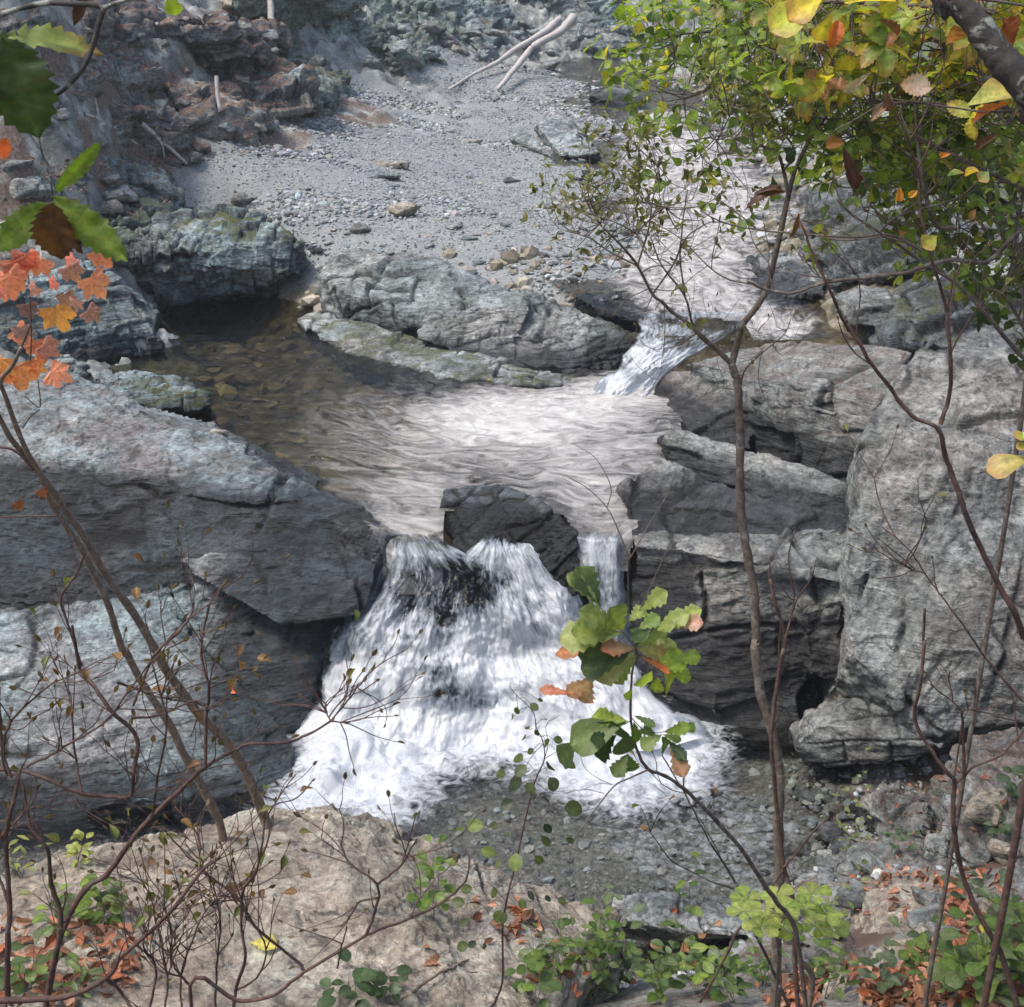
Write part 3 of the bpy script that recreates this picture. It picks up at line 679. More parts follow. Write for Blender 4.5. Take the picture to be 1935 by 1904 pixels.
hk2 = dict(hk); hk2['litter'] = lambda V: 0.2 * np.ones(len(V)); hk2['moss'] = lambda V: 0.35 * np.ones(len(V))
crag('hillside_outcrop', 'grey fractured bedrock slope right of the square notch', [[(560,130),(640,150),(680,175),(600,215),(520,190)], [(480,60),(560,80),(600,140),(520,130)]], 'green', .3, seed=203, strata=(.2, .35, .1), **hk2)
crag('hillside_outcrop', 'pale grey bedrock corner at the top left of the picture behind the oak twig', [[(140,20),(250,10),(330,60),(260,110),(150,90)], [(-20,40),(120,60),(80,130),(-20,120)]], 'neutral', .4, seed=204, strata=(.2, .5, .3), **hk)
crag('hillside_outcrop', 'buff weathered boulder face at the top edge left of the dead trunk', [[(420,10),(520,-10),(560,50),(500,70),(440,50)]], 'tan', .5, seed=205, strata=(.2, .5, .3), **hk2)
crag('hillside_outcrop', 'stepped grey bedrock shelves above the head of the gravel bar', [[(600,20),(760,-10),(800,60),(720,95),(620,80)], [(700,95),(800,90),(840,125),(760,140)], [(760,20),(860,10),(880,90),(800,90)]], 'green', .35, seed=206, strata=(.1, .25, .1), **hk2)
crag('hillside_outcrop', 'pale broken ledge lying behind the fallen logs at top centre', [[(880,50),(1000,60),(1010,110),(900,115)], [(1090,70),(1200,60),(1190,110),(1110,120)]], 'blue', .3, seed=207, strata=(.1, .25, .1), **hk2)
crag('bank_rock', 'speckled broken bedrock between the red leaves and the pool cliff', [[(130,300),(260,310),(330,350),(280,390),(120,370)], [(200,380),(320,370),(370,400),(250,430)]], 'blue', .2, seed=208, strata=(.3, .3, 1.0), block_amp=.09, crack=.06, voxel=.03, smooth=1, moss=lambda V: 0.5 * np.ones(len(V)))
# the air: faint haze over the far end of the valley
t = NT('haze'); vp = t.n('ShaderNodeVolumePrincipled', {'Color': (0.80, 0.87, 0.93, 1), 'Density': 0.0015, 'Anisotropy': 0.2})
t.t.links.new(vp.outputs[0], t.out.inputs['Volume']); M['haze'] = t.m
x0, x1, y0_, y1_, z0_, z1_ = GV[:, 0].min() - 1, GV[:, 0].max() + 1, GV[:, 1].min() - 1, GV[:, 1].max() + 1, GV[:, 2].min() - 1, max(GV[:, 2].max(), 6) + 1
hv = np.array([[x, y, z] for x in (x0, x1) for y in (y0_, y1_) for z in (z0_, z1_)])
hz = link('haze', mesh_from('haze', hv, np.array([[0, 1, 3, 2], [4, 6, 7, 5], [0, 4, 5, 1], [2, 3, 7, 6], [0, 2, 6, 4], [1, 5, 7, 3]]), M['haze'], smooth=False)); hz['kind'] = 'stuff'
scene.cycles.volume_step_rate = 5; scene.cycles.volume_max_steps = 64; scene.cycles.volume_bounces = 0
# ---------------------------------------------------------------- water
def water_mat(name, tint, foam_glare_col=(0.86, 0.88, 0.90), sc=(1.2, 4.0, 1), bump=0.02, ed=1.9, fd=0.5, seed=0.0, det=8, lo=0.12, hi=0.95):
    t = NT(name)
    geo = t.n('ShaderNodeNewGeometry').outputs['Position']
    uvn = t.n('ShaderNodeUVMap').outputs[0]
    m1 = t.map(uvn, scale=sc, loc=(seed, seed, 0))
    r1 = t.noise(m1, 2.4, 5, 0.58, 1.4); r2 = t.noise(m1, 7, 3, 0.6, 0.8)
    b = t.bump(t.math('ADD', r1, t.math('MULTIPLY', r2, 0.35)), 1.0, bump)
    fres = t.n('ShaderNodeFresnel', {'IOR': 1.333, 'Normal': b}).outputs[0]
    tr = t.n('ShaderNodeBsdfTransparent', {'Color': (*tint, 1)})
    gl = t.n('ShaderNodeBsdfGlossy', {'Color': (1, 1, 1, 1), 'Roughness': 0.12, 'Normal': b})
    s1 = t.n('ShaderNodeMixShader', {0: fres, 1: tr, 2: gl})
    fo = t.attr('foam')  # foam share; on pool and upper stream it also carries painted glare
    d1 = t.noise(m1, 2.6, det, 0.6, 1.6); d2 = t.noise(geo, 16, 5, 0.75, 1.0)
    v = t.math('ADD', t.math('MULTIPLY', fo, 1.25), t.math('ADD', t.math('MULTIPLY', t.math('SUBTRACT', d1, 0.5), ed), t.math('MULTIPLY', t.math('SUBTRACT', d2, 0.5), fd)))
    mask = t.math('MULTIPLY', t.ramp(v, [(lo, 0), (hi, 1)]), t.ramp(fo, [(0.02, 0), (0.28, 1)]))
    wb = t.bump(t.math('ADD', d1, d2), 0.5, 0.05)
    dif = t.bsdf(Base_Color=t.mix(d2, (foam_glare_col[0] * .8, foam_glare_col[1] * .82, foam_glare_col[2] * .85, 1), (*foam_glare_col, 1)), Roughness=0.35, Normal=wb)
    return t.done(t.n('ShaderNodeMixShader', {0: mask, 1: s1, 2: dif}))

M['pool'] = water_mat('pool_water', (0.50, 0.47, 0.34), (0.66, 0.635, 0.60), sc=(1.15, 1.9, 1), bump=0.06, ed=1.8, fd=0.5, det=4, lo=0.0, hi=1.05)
M['stream'] = water_mat('stream_water', (0.60, 0.56, 0.46), (0.68, 0.645, 0.61), sc=(1.5, 1.1, 1), bump=0.07, seed=3, ed=2.5, fd=0.4, det=5, lo=0.08, hi=1.0)
M['lower'] = water_mat('lower_water', (0.74, 0.76, 0.74), (0.63, 0.665, 0.705), sc=(2.4, 2.8, 1), bump=0.03, ed=2.1, fd=0.6, seed=8, lo=0.1, hi=0.9)

def soft(xy, pxpoly, z, wd):
    poly = PS([(a, b, z) for a, b in pxpoly])[:, :2]
    ins = inpoly(xy, poly); d = polydist(xy, poly)
    return sstep(-wd, wd, np.where(ins, d, -d))

def sheet(name, x0, x1, y0, y1, step, outline, z, zf, foam_glare_f, dispf, mat, uvf=None):
    xs = np.arange(x0, x1, step); ys = np.arange(y0, y1, step)
    X, Y = np.meshgrid(xs, ys); q = np.stack([X.ravel(), Y.ravel()], 1)
    keep = inpoly(q, PS([(a, b, z) for a, b in outline])[:, :2])
    fo = foam_glare_f(q)
    zz = zf(q) + dispf(q, fo)
    V = np.stack([q[:, 0], q[:, 1], zz], 1)
    ny_, nx_ = X.shape; I = np.arange(nx_ * ny_).reshape(ny_, nx_)
    Q = np.stack([I[:-1, :-1], I[:-1, 1:], I[1:, 1:], I[1:, :-1]], -1).reshape(-1, 4)
    Q = Q[keep[Q].all(1)]
    used = np.unique(Q); mp = np.full(len(V), -1); mp[used] = np.arange(len(used))
    uv = q[used] if uvf is None else uvf(q[used])
    o = place(name, V[used], mp[Q], mat, attrs={'foam': fo[used]}, uv=uv)
    return structure(o)

def n2(q, sx, sy, o, s, seed_rot=0.0):
    c, s_ = math.cos(seed_rot), math.sin(seed_rot)
    u = q[:, 0] * c + q[:, 1] * s_; v = -q[:, 0] * s_ + q[:, 1] * c
    p = np.stack([u * sx, v * sy, np.zeros(len(q))], 1)
    w_ = np.stack([fbm(p * 0.5 + 3, 2, s + 1), fbm(p * 0.5 + 8, 2, s + 2), np.zeros(len(q))], 1)
    return fbm(p + 0.8 * w_, o, s, 0.55)

# upper pool
PC = P(1080, 590, -6.1)[:2]
def pool_uv(q):
    d = q - PC; r = np.hypot(d[:, 0], d[:, 1]); a = np.arctan2(d[:, 0], -d[:, 1])
    return np.stack([a * 4.2, r + 0.25 * n2(q, 0.7, 0.7, 2, 61)], 1)
def pool_foam_glare(q):
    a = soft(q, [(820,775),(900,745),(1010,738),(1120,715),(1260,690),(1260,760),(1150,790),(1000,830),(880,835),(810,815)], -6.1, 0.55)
    b = soft(q, [(660,765),(800,740),(1260,740),(1260,900),(1200,1020),(1095,1010),(1060,965),(840,925),(830,1010),(730,1010),(680,940),(630,880)], -6.1, 1.5)  # broad patch of sky glare painted in pale colour, along with churned water
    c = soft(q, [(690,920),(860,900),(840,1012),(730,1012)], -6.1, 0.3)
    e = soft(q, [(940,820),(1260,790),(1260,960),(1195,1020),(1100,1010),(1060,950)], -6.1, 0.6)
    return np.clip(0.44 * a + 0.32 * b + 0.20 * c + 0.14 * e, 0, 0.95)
LP1 = P(786, 1010, -6.2)[:2]; LP2 = P(1140, 1012, -6.2)[:2]
def pool_z(q):
    d1 = np.linalg.norm((q - LP1) * np.array([1, 0.8]), axis=1); d2 = np.linalg.norm((q - LP2) * np.array([1, 1.0]), axis=1)
    rise = 0.08 * (1 - sstep(0, 1.0, np.linalg.norm(q - P(1200, 735, -6.1)[:2], axis=1)))
    return -6.1 - 0.05 * (1 - sstep(0, 0.75, d1)) - 0.05 * (1 - sstep(0, 0.5, d2)) + rise - 3.0 * np.maximum(0, 13.32 - q[:, 1]) ** 2
def pool_d(q, fo):
    cx, cy = P(1180, 735, -6.1)[:2]; r = np.hypot(q[:, 0] - cx, (q[:, 1] - cy))
    calm = 0.25 + 0.75 * sstep(5.2, 3.2, r)
    rip = 0.012 * np.sin(r * 17 + 2.2 * n2(q, 0.8, 0.8, 2, 5)) * sstep(1.2, 2.5, r) * sstep(6.2, 3.5, r)
    return calm * (0.026 * n2(pool_uv(q), 1.1, 2.4, 3, 9) + rip) + 0.09 * np.clip(fo - 0.4, 0, 1) * n2(q, 3, 5, 4, 19)
sheet('water', -5.5, 2.6, 12.7, 23.5, 0.028, [(200,480),(600,500),(700,600),(1100,680),(1140,700),(1210,700),(1290,720),(1290,900),(1190,1009),(1092,1009),(1060,972),(960,962),(845,962),(836,1016),(735,1016),(690,985),(470,900),(330,830),(200,700)], -6.1, pool_z, pool_foam_glare, pool_d, M['pool'], uvf=pool_uv)

# upper stream
def st_foam_glare(q):  # riffle foam, with the stream's white glare painted in
    a = soft(q, [(1215,585),(1180,540),(1060,500),(1180,420),(1150,350),(1200,240),(1320,240),(1400,330),(1480,380),(1430,480),(1420,560),(1540,600),(1500,640),(1400,612)], -5.4, 0.5)
    b = soft(q, [(1180,110),(1290,100),(1260,150),(1190,150)], -5.1, 0.6)
    return np.clip(0.52 * a + 0.4 * b, 0, 0.9)
sheet('water', -1.6, 9.0, 17.6, 52, 0.06, [(1212,606),(1300,597),(1400,604),(1440,650),(1640,640),(1700,500),(1600,200),(1500,40),(1050,60),(1060,250),(1010,420),(960,500),(1130,590)], -5.42,
      lambda q: -5.42 + (q[:, 1] - 18.3) * 0.0245 - 0.06 * sstep(18.7, 18.1, q[:, 1]), st_foam_glare, lambda q, fo: 0.035 * fo / 0.5 * n2(q, 1.6, 2.2, 4, 29) + 0.004 * n2(q, 3, 3, 3, 30), M['stream'])

# lower pool
def lo_foam(q):
    a = soft(q, [(500,1545),(555,1470),(560,1380),(640,1300),(1250,1300),(1340,1350),(1360,1420),(1320,1480),(1250,1495),(1170,1515),(1080,1490),(990,1440),(860,1435),(800,1470),(760,1530),(720,1555),(640,1530)], -8.0, 0.42)
    b = soft(q, [(700,1580),(860,1430),(1010,1430),(1130,1520),(1400,1480),(1520,1560),(1500,1650),(1350,1700),(1180,1650),(1060,1520),(900,1490),(800,1540)], -8.0, 0.3)
    return np.clip(0.92 * a + 0.17 * b, 0, 1)
sheet('water', -7.5, 5.0, 7.4, 13.2, 0.024, [(-200,1500),(500,1300),(1400,1300),(1600,1400),(1620,1600),(1560,1900),(900,1900),(400,1750),(-200,1750)], -8.0,
      lambda q: -8.0 + 0 * q[:, 0], lo_foam,
      lambda q, fo: (0.010 + 0.07 * fo ** 2) * n2(q, 4.5, 5.5, 5, 39) + 0.045 * fo * n2(q, 1.7, 2.2, 3, 38) + 0.015 * n2(q, 1.6, 4.5, 4, 41, 0.2) + 0.16 * fo ** 3 * soft(q, [(600,1330),(1280,1330),(1300,1390),(1150,1420),(900,1400),(650,1440),(570,1430)], -8.0, 0.3) , M['lower'])

# falling water
def fall_mat(name):
    t = NT(name)
    uv = t.n('ShaderNodeUVMap').outputs[0]
    a1 = t.map(uv, scale=(7.0, 2.4, 1)); a2 = t.map(uv, scale=(19.0, 6.5, 1)); a3 = t.map(uv, scale=(3.2, 3.4, 1))
    s1 = t.noise(a1, 1.0, 5, 0.6, 1.3); s2 = t.noise(a2, 1.0, 4, 0.6, 1.2); s3 = t.noise(a3, 1.0, 6, 0.68, 1.2)
    fo = t.attr('foam')
    v = t.math('ADD', t.math('MULTIPLY', s1, 0.9), t.math('ADD', t.math('MULTIPLY', s2, 0.75), t.math('MULTIPLY', s3, 0.75)))
    v = t.math('ADD', t.math('SUBTRACT', v, 1.2), t.math('MULTIPLY', t.math('SUBTRACT', fo, 0.5), 1.35))
    mask = t.ramp(v, [(0.0, 0.0), (0.10, 0.30), (0.48, 1.0)])
    b = t.bump(t.math('ADD', s1, t.math('MULTIPLY', s2, 0.6)), 0.6, 0.05)
    col = t.ramp(v, [(0.05, (0.36, 0.43, 0.50)), (0.30, (0.60, 0.66, 0.72)), (0.60, (0.79, 0.82, 0.85))])
    dif = t.bsdf(Base_Color=col, Roughness=0.4, Normal=b)
    tl = t.n('ShaderNodeBsdfTranslucent', {'Color': (0.8, 0.86, 0.92, 1), 'Normal': b})
    white = t.n('ShaderNodeMixShader', {0: 0.3, 1: dif, 2: tl})
    fres = t.n('ShaderNodeFresnel', {'IOR': 1.333, 'Normal': b}).outputs[0]
    clear = t.n('ShaderNodeMixShader', {0: fres, 1: t.n('ShaderNodeBsdfTransparent', {'Color': (0.8, 0.83, 0.86, 1)}), 2: t.n('ShaderNodeBsdfGlossy', {'Roughness': 0.12, 'Normal': b})})
    return t.done(t.n('ShaderNodeMixShader', {0: mask, 1: clear, 2: white}))
M['fall'] = fall_mat('falling_water')

def curtain(rows, nu, nv, foam_glare_f, seed, amp=0.05, edge=0.35, uvs=1.0, vert=None):
    """rows: (left px, right px, py, y). returns verts, quads, foam, uv"""
    rows = np.array([(a, b, c, (P((a + b) / 2, c, k)[1] if k < 0 else k)) for a, b, c, k in rows], float)
    L = np.array([P(r[0], r[2], r[3]) for r in rows]); Rr = np.array([P(r[1], r[2], r[3]) for r in rows])
    mid = (L + Rr) / 2
    s = np.concatenate([[0], np.cumsum(np.linalg.norm(np.diff(mid, axis=0), axis=1))])
    tt = np.linspace(0, 1, nv) * s[-1]
    def ip(A): return np.stack([np.interp(tt, s, A[:, k]) for k in range(3)], 1)
    def sm(A):
        B = A.copy()
        for _ in range(max(2, nv // 30)): B[1:-1] = 0.25 * A[:-2] + 0.5 * A[1:-1] + 0.25 * A[2:]; A = B.copy()
        return B
    Li, Ri = sm(ip(L)), sm(ip(Rr))
    u = np.linspace(0, 1, nu)
    V = Li[:, None] * (1 - u[None, :, None]) + Ri[:, None] * u[None, :, None]
    tn = tt / s[-1]
    U = np.broadcast_to(u, (nv, nu)); T = np.broadcast_to(tn[:, None], (nv, nu))
    wid = np.linalg.norm(Ri - Li, axis=1).mean()
    fu = (U * wid).ravel(); fv = (T * s[-1]).ravel()
    Vf = V.reshape(-1, 3)
    pn = np.stack([fu * 4.5, fv * 2.2, np.full(len(fu), seed * 3.3)], 1)
    d = amp * fbm(pn, 4, seed, 0.6) + amp * 1.4 * fbm(np.stack([fu * 1.5, fv * 2.2, fu * 0], 1), 3, seed + 5)
    grow = 0.25 + 0.75 * sstep(0.05, 0.5, T.ravel())
    ed = np.minimum(U, 1 - U).ravel()
    Vf = Vf + np.array([0, -0.8, 0.6]) * (d * grow - 0.0)[:, None]
    Vf[:, 1] += 0.25 * (1 - sstep(0, edge, ed)) ** 2 * sstep(0, 0.2, T.ravel())
    zz = np.stack([fu * 0 + seed, fv * 1.6, fu * 0], 1)
    wob = 0.10 * fbm(zz, 3, seed + 9) * (1 - sstep(0, 0.3, ed))
    Vf[:, 0] += wob
    px = CX + Vf[:, 0] / (Vf @ FWD) * F; py = CY - (Vf @ UP) / (Vf @ FWD) * F
    fo = foam_glare_f(U.ravel(), T.ravel(), px, py) * (0.35 + 0.65 * sstep(0.0, 0.09, ed + 0.04 * fbm(pn, 3, seed + 2)))
    I = np.arange(nu * nv).reshape(nv, nu)
    Q = np.stack([I[:-1, :-1], I[1:, :-1], I[1:, 1:], I[:-1, 1:]], -1).reshape(-1, 4)
    return Vf, Q, fo, np.stack([fu * uvs + seed * 1.7, fv * uvs], 1)

def gap(px, py, x, y, rx, ry, k):
    return k * np.exp(-(((px - x) / rx) ** 2 + ((py - y) / ry) ** 2))
def f_main(U, T, px, py):
    f = 0.45 + 0.36 * sstep(0.0, 0.12, T) + 0.15 * sstep(0.25, 0.6, T) + 0.16 * sstep(0.75, 1.0, T)
    for g in [(760,1110,45,60,.22),(850,1085,50,30,.30),(905,1120,40,45,.30),(840,1170,50,40,.22),(650,1180,50,60,.22),(890,1320,70,36,.34),(830,1280,40,50,.26),(770,1250,30,50,.16),(1010,1190,40,40,.14),(700,1250,30,50,.14),(660,1330,25,40,.16)]:
        f = f - gap(px, py, *g)
    f = f - gap(px, py, 835, 1115, 85, 55, .15)
    return np.clip(f, 0.05, 1.1)
parts = [
    ([(737,834,1010,13.19),(731,850,1022,13.12),(716,895,1055,12.98),(692,945,1090,12.88),(652,960,1140,12.72),(622,965,1190,12.52),(604,975,1245,12.42),(586,985,1300,12.22),(568,990,1360,12.1),(552,990,1425,11.85)], 190, 260, f_main, 3, 0.055),
    ([(905,1000,1012,13.25),(888,1012,1040,12.95),(868,1045,1066,12.87),(858,1088,1115,12.76),(865,1125,1175,12.6),(850,1185,1240,12.47),(850,1245,1300,12.3),(840,1310,1365,12.12),(830,1345,1420,11.85)], 200, 230, f_main, 7, 0.06),
    ([(1094,1189,1005,13.10),(1093,1190,1022,12.97),(1096,1191,1080,12.86),(1100,1192,1160,12.8),(1090,1205,1240,12.75),(1080,1230,1300,12.6)], 90, 170, lambda U, T, px, py: 0.45 + 0.33 * sstep(0.0, 0.12, T) - 0.06 * sstep(0.2, 0.6, T) + 0.3 * sstep(0.7, 1.0, T), 11, 0.03),
    ([(676,738,1000,13.15),(670,735,1060,12.95),(655,720,1130,12.75),(620,700,1190,12.6),(600,690,1250,12.5)], 60, 120, lambda U, T, px, py: 0.34 + 0.3 * sstep(0.5, 1.0, T), 13, 0.02),
]
ww = [curtain(*p) for p in parts]
off = np.cumsum([0] + [len(x[0]) for x in ww])
o = place('waterfall', np.concatenate([x[0] for x in ww]), np.concatenate([x[1] + k for x, k in zip(ww, off)]), M['fall'], attrs={'foam': np.concatenate([x[2] for x in ww])}, uv=np.concatenate([x[3] for x in ww]))
structure(o)
Vc, Qc, fc, uc = curtain([(1205,1425,592,18.35),(1208,1425,602,18.12),(1208,1412,626,17.92),(1198,1368,652,17.7),(1178,1318,684,17.42),(1152,1276,714,17.2),(1118,1245,752,16.95)], 170, 130,
    lambda U, T, px, py: np.clip(0.66 + 0.26 * sstep(0.3, 0.6, T) - gap(px, py, 1345, 612, 45, 14, .35) - gap(px, py, 1180, 690, 25, 20, .2) - gap(px, py, 1260, 600, 20, 12, .3) - gap(px, py, 1290, 650, 22, 12, .3) - gap(px, py, 1200, 715, 18, 16, .25), 0, 1.1), 17, 0.085, uvs=1.7)
structure(place('waterfall', Vc, Qc, M['fall'], attrs={'foam': fc}, uv=uc))
# ---------------------------------------------------------------- picking points on what is built
_vs = []; _fs = []; _o = 0
for V, Q, T in STATIC:
    _vs.append(V)
    if len(Q): _fs += (np.concatenate([Q[:, [0, 1, 2]], Q[:, [0, 2, 3]]]) + _o).tolist()
    if len(T): _fs += (T + _o).tolist()
    _o += len(V)
BV = BVHTree.FromPolygons(np.concatenate(_vs).tolist(), _fs)
del _fs, _vs
def pick(px, py):
    d = Vector(ray(px, py)).normalized()
    h = BV.ray_cast(Vector((0, 0, 0)), d)
    return (np.array(h[0]), np.array(h[1])) if h[0] is not None else (None, None)
def drop(x, y, z0=3.0):
    h = BV.ray_cast(Vector((x, y, z0)), Vector((0, 0, -1)))
    return (np.array(h[0]), np.array(h[1])) if h[0] is not None else (None, None)

# gravel: stuff
def pebbles(name, pts, size, mat, cols, kind='stuff', label=None):
    ico = bmesh.new(); bmesh.ops.create_icosphere(ico, subdivisions=1, radius=1.0)
    bv = np.array([v.co[:] for v in ico.verts]); bf = np.array([[v.index for v in f.verts] for f in ico.faces]); ico.free()
    n = len(pts); rs = RNG
    k = len(bv)
    scl = size[:, None] * rs.uniform(0.55, 1.25, (n, 3)) * np.array([1, 1, 0.6])
    jit = 1 + rs.uniform(-0.28, 0.28, (n, k, 3))
    a = rs.uniform(0, 6.28, n); ca, sa = np.cos(a), np.sin(a)
    L = bv[None] * jit * scl[:, None, :]
    tl = rs.uniform(-0.4, 0.4, n)[:, None]
    z = L[..., 2] + L[..., 0] * tl
    x = L[..., 0] * ca[:, None] - L[..., 1] * sa[:, None]; y = L[..., 0] * sa[:, None] + L[..., 1] * ca[:, None]
    V = (np.stack([x, y, z], -1) + pts[:, None, :]).reshape(-1, 3)
    Fq = (bf[None] + (np.arange(n) * k)[:, None, None]).reshape(-1, 3)
    C = np.repeat(cols, k, axis=0)
    o = place(name, V, Fq, mat, colors={'col': C}, smooth=False)
    o['kind'] = kind
    if label: o['label'] = label
    return o
t = NT('pebble')
geo = t.n('ShaderNodeNewGeometry').outputs['Position']
pc = t.n('ShaderNodeAttribute'); pc.attribute_name = 'col'
nf = t.noise(geo, 40, 3, 0.6)
M['pebble'] = t.done(t.bsdf(Base_Color=t.mix(0.5, pc.outputs['Color'], t.mix(1.0, pc.outputs['Color'], t.ramp(nf, [(0.3, 0.5), (0.7, 1.5)]), 'MULTIPLY')), Roughness=0.8))

def stone_cols(n, warm=0.0):
    v = RNG.uniform(0.12, 0.42, n) ** 1.0
    v = np.where(RNG.random(n) < 0.12, RNG.uniform(0.42, 0.56, n), v)
    tint = np.stack([1 + RNG.normal(0.02 + warm, 0.05, n), np.ones(n), 1 + RNG.normal(0.03 - warm, 0.06, n)], 1)
    return v[:, None] * tint * np.array([0.93, 1.0, 0.99]) * 0.92

q = np.stack([RNG.uniform(-9, 4, 90000), RNG.uniform(18.5, 44, 90000)], 1)
gc = ground_class(q, 1)
q = q[(gc > 0.45)][:42000]
zz = ground_z(q); p3 = np.concatenate([q, zz[:, None]], 1)
def gz_full(q):
    z = ground_z(q); p = np.concatenate([q, z[:, None]], 1)
    c1, c3 = ground_class(q, 1), ground_class(q, 3)
    rg = 0.03 * c1 + 0.05 * c3
    return z + rg * fbm(p * 0.9, 4, 3) + rg * 0.5 * fbm(p * 3.1, 3, 5) + 0.05 * c1 * fbm(p * 0.45, 2, 9)
pz = gz_full(q)
sz = 0.013 + 0.022 * RNG.random(len(q)) ** 2 + 0.03 * (RNG.random(len(q)) ** 12)
sz = sz * (0.7 + 1.1 * sstep(-0.1, 0.6, fbm(np.concatenate([q * np.array([0.5, 0.8]), q[:, :1] * 0], 1), 3, 91)))
pebbles('gravel', np.concatenate([q, (pz + sz * 0.2)[:, None]], 1), sz, M['pebble'], stone_cols(len(q)))
# cobbles along and under the shallow stream
q = np.stack([RNG.uniform(-1.5, 7, 9000), RNG.uniform(18.6, 40, 9000)], 1)
c3 = ground_class(q, 3)
q = q[(c3 > 0.15) & (c3 < 0.97)][:4200]
pz = gz_full(q); sz = 0.03 + 0.09 * RNG.random(len(q)) ** 2.5
pebbles('river_cobbles', np.concatenate([q, (pz + sz * 0.25)[:, None]], 1), sz, M['pebble'], stone_cols(len(q), 0.03))
# stones under the pool and the clear lower pool
q = np.concatenate([np.stack([RNG.uniform(-5, 2, 700), RNG.uniform(13.6, 21.5, 700)], 1)])
pz = gz_full(q); sz = 0.05 + 0.16 * RNG.random(len(q)) ** 3
pebbles('river_cobbles', np.concatenate([q, (pz + sz * 0.2)[:, None]], 1), sz, M['pebble'], stone_cols(len(q), 0.08) * np.array([1.0, 0.9, 0.74]))
q = np.stack([RNG.uniform(-4, 4.5, 6000), RNG.uniform(8.0, 12.2, 6000)], 1)
pz = gz_full(q); sz = 0.015 + 0.05 * RNG.random(len(q)) ** 3
pebbles('river_cobbles', np.concatenate([q, (pz + sz * 0.2)[:, None]], 1), sz, M['pebble'], stone_cols(len(q), 0.0) * 1.1)

# countable stones
def stone_mesh(seed, flatness, mat, bevel=2):
    rs = np.random.default_rng(seed)
    p = rs.normal(size=(11, 3)); p /= np.linalg.norm(p, axis=1, keepdims=True)
    p *= rs.uniform(0.75, 1.1, (11, 1)); p *= np.array([1.0, 0.68, flatness])
    V, Q, T = remeshed(hull_mesh([p]), 0.075, bevel)
    N = vnormals(V, Q, T)
    V = V + N * (0.06 * fbm(V * 1.7, 3, seed) + 0.02 * fbm(V * 7, 3, seed + 3) + 0.02 * (fbm(V * np.array([1, 1, 6]), 2, seed + 5) > 0))[:, None]
    V[:, 2] -= V[:, 2].min() * 0.55
    z = np.zeros(len(V))
    return mesh_from('stone', V, [Q, T], M[mat], attrs={'wet': z, 'crack': z, 'moss': z, 'litter': z})
STM = {}
for mt in ('ridge', 'blue', 'tan', 'dark', 'neutral'):
    for j in range(3): STM[mt, j] = stone_mesh(hash_ := (len(STM) * 7 + 3), (0.32, 0.5, 0.42)[j], mt)
def stone(name, label, px, py, wpx, j, mat, rot=None, group=None, squash=1.0, cat='stone', sink=0.0):
    h, nrm = pick(px, py)
    if h is None: return None
    s = wpx * (h @ FWD) / F / 2
    o = link(name, STM[mat, j], tuple(h + np.array([0, s * 0.3, -s * sink])))
    o.rotation_euler = (random.uniform(-.12, .12), random.uniform(-.12, .12), random.uniform(-0.6, 0.6) if rot is None else rot)
    o.scale = (s, s * random.uniform(0.9, 1.3), s * squash)
    return tag(o, label, cat, group)
NAMED = [
 ('long pale slab stone half buried in the upper gravel', 745, 318, 95, 0, 'tan', -0.4),
 ('pale bluish slab stone beside the long buried one', 720, 338, 80, 0, 'ridge', -0.3),
 ('creamy flat topped stone lying at the front of the gravel bar', 765, 412, 82, 1, 'tan', -0.15),
 ('grey blocky stone against the back of the pale ridge', 683, 440, 62, 1, 'neutral', 0.2),
 ('white rounded stone on the lower gravel near its middle', 957, 430, 38, 1, 'ridge', 0.1),
 ('smooth blue green stone left of the white rounded stone', 858, 434, 42, 0, 'blue', 0.1),
 ('flat cream stone in the upper middle of the gravel', 892, 271, 60, 0, 'tan', -0.2),
 ('small wedge of pale stone below the tilted slab', 965, 346, 42, 0, 'ridge', 0.3),
 ('white stone among cobbles just above the ridge', 812, 470, 32, 1, 'ridge', 0.1),
 ('blue grey stone among cobbles just above the ridge', 850, 475, 36, 1, 'blue', 0.2),
 ('brown rounded stone at the stream edge under the azalea', 1032, 487, 34, 1, 'dark', 0.1),
 ('pale pointed stone beside the creamy flat topped stone', 885, 455, 40, 0, 'ridge', -0.3),
 ('dark grey wedge stone at the left edge of the gravel above the pool cliff', 462, 384, 80, 1, 'neutral', 0.5),
 ('flat white stone lying in the stream left of the riffle', 1060, 425, 40, 0, 'ridge', 0.2),
 ('grey stone lying at the water edge above the ridge end', 905, 500, 36, 0, 'blue', 0.0),
 ('long reddish stone showing above the still brown pool', 428, 668, 78, 0, 'ridge', -0.2),
 ('small pinkish stone at the left margin of the brown pool', 322, 642, 40, 0, 'ridge', -0.4),
 ('flat pale stone resting on the rim of the smooth slab', 415, 820, 50, 0, 'tan', -0.3),
]
for lb, px, py, wpx, j, mt, rot in NAMED: stone('river_stone', lb, px, py, wpx, j, mt, rot, sink=-0.0)
grp = 'loose stones on the gravel bar'
n_ = 0
poly = [(600,480),(1000,520),(1080,430),(1080,330),(1000,300),(700,330),(560,400)]
while n_ < 70:
    px, py = random.uniform(560, 1150), random.uniform(290, 520)
    if not inpoly(np.array([[px, py]]), poly)[0]: continue
    if random.random() > ((py - 280) / 240) ** 1.5: continue
    stone('river_stone', 'small loose grey stone lying on the gravel bar', px, py, random.uniform(10, 26), random.randrange(3), random.choice(['ridge', 'blue', 'neutral', 'ridge', 'tan']), group=grp); n_ += 1
n_ = 0
poly = [(1060,560),(1190,580),(1230,480),(1190,380),(1180,240),(1090,200),(1080,330),(1110,400),(1020,520)]
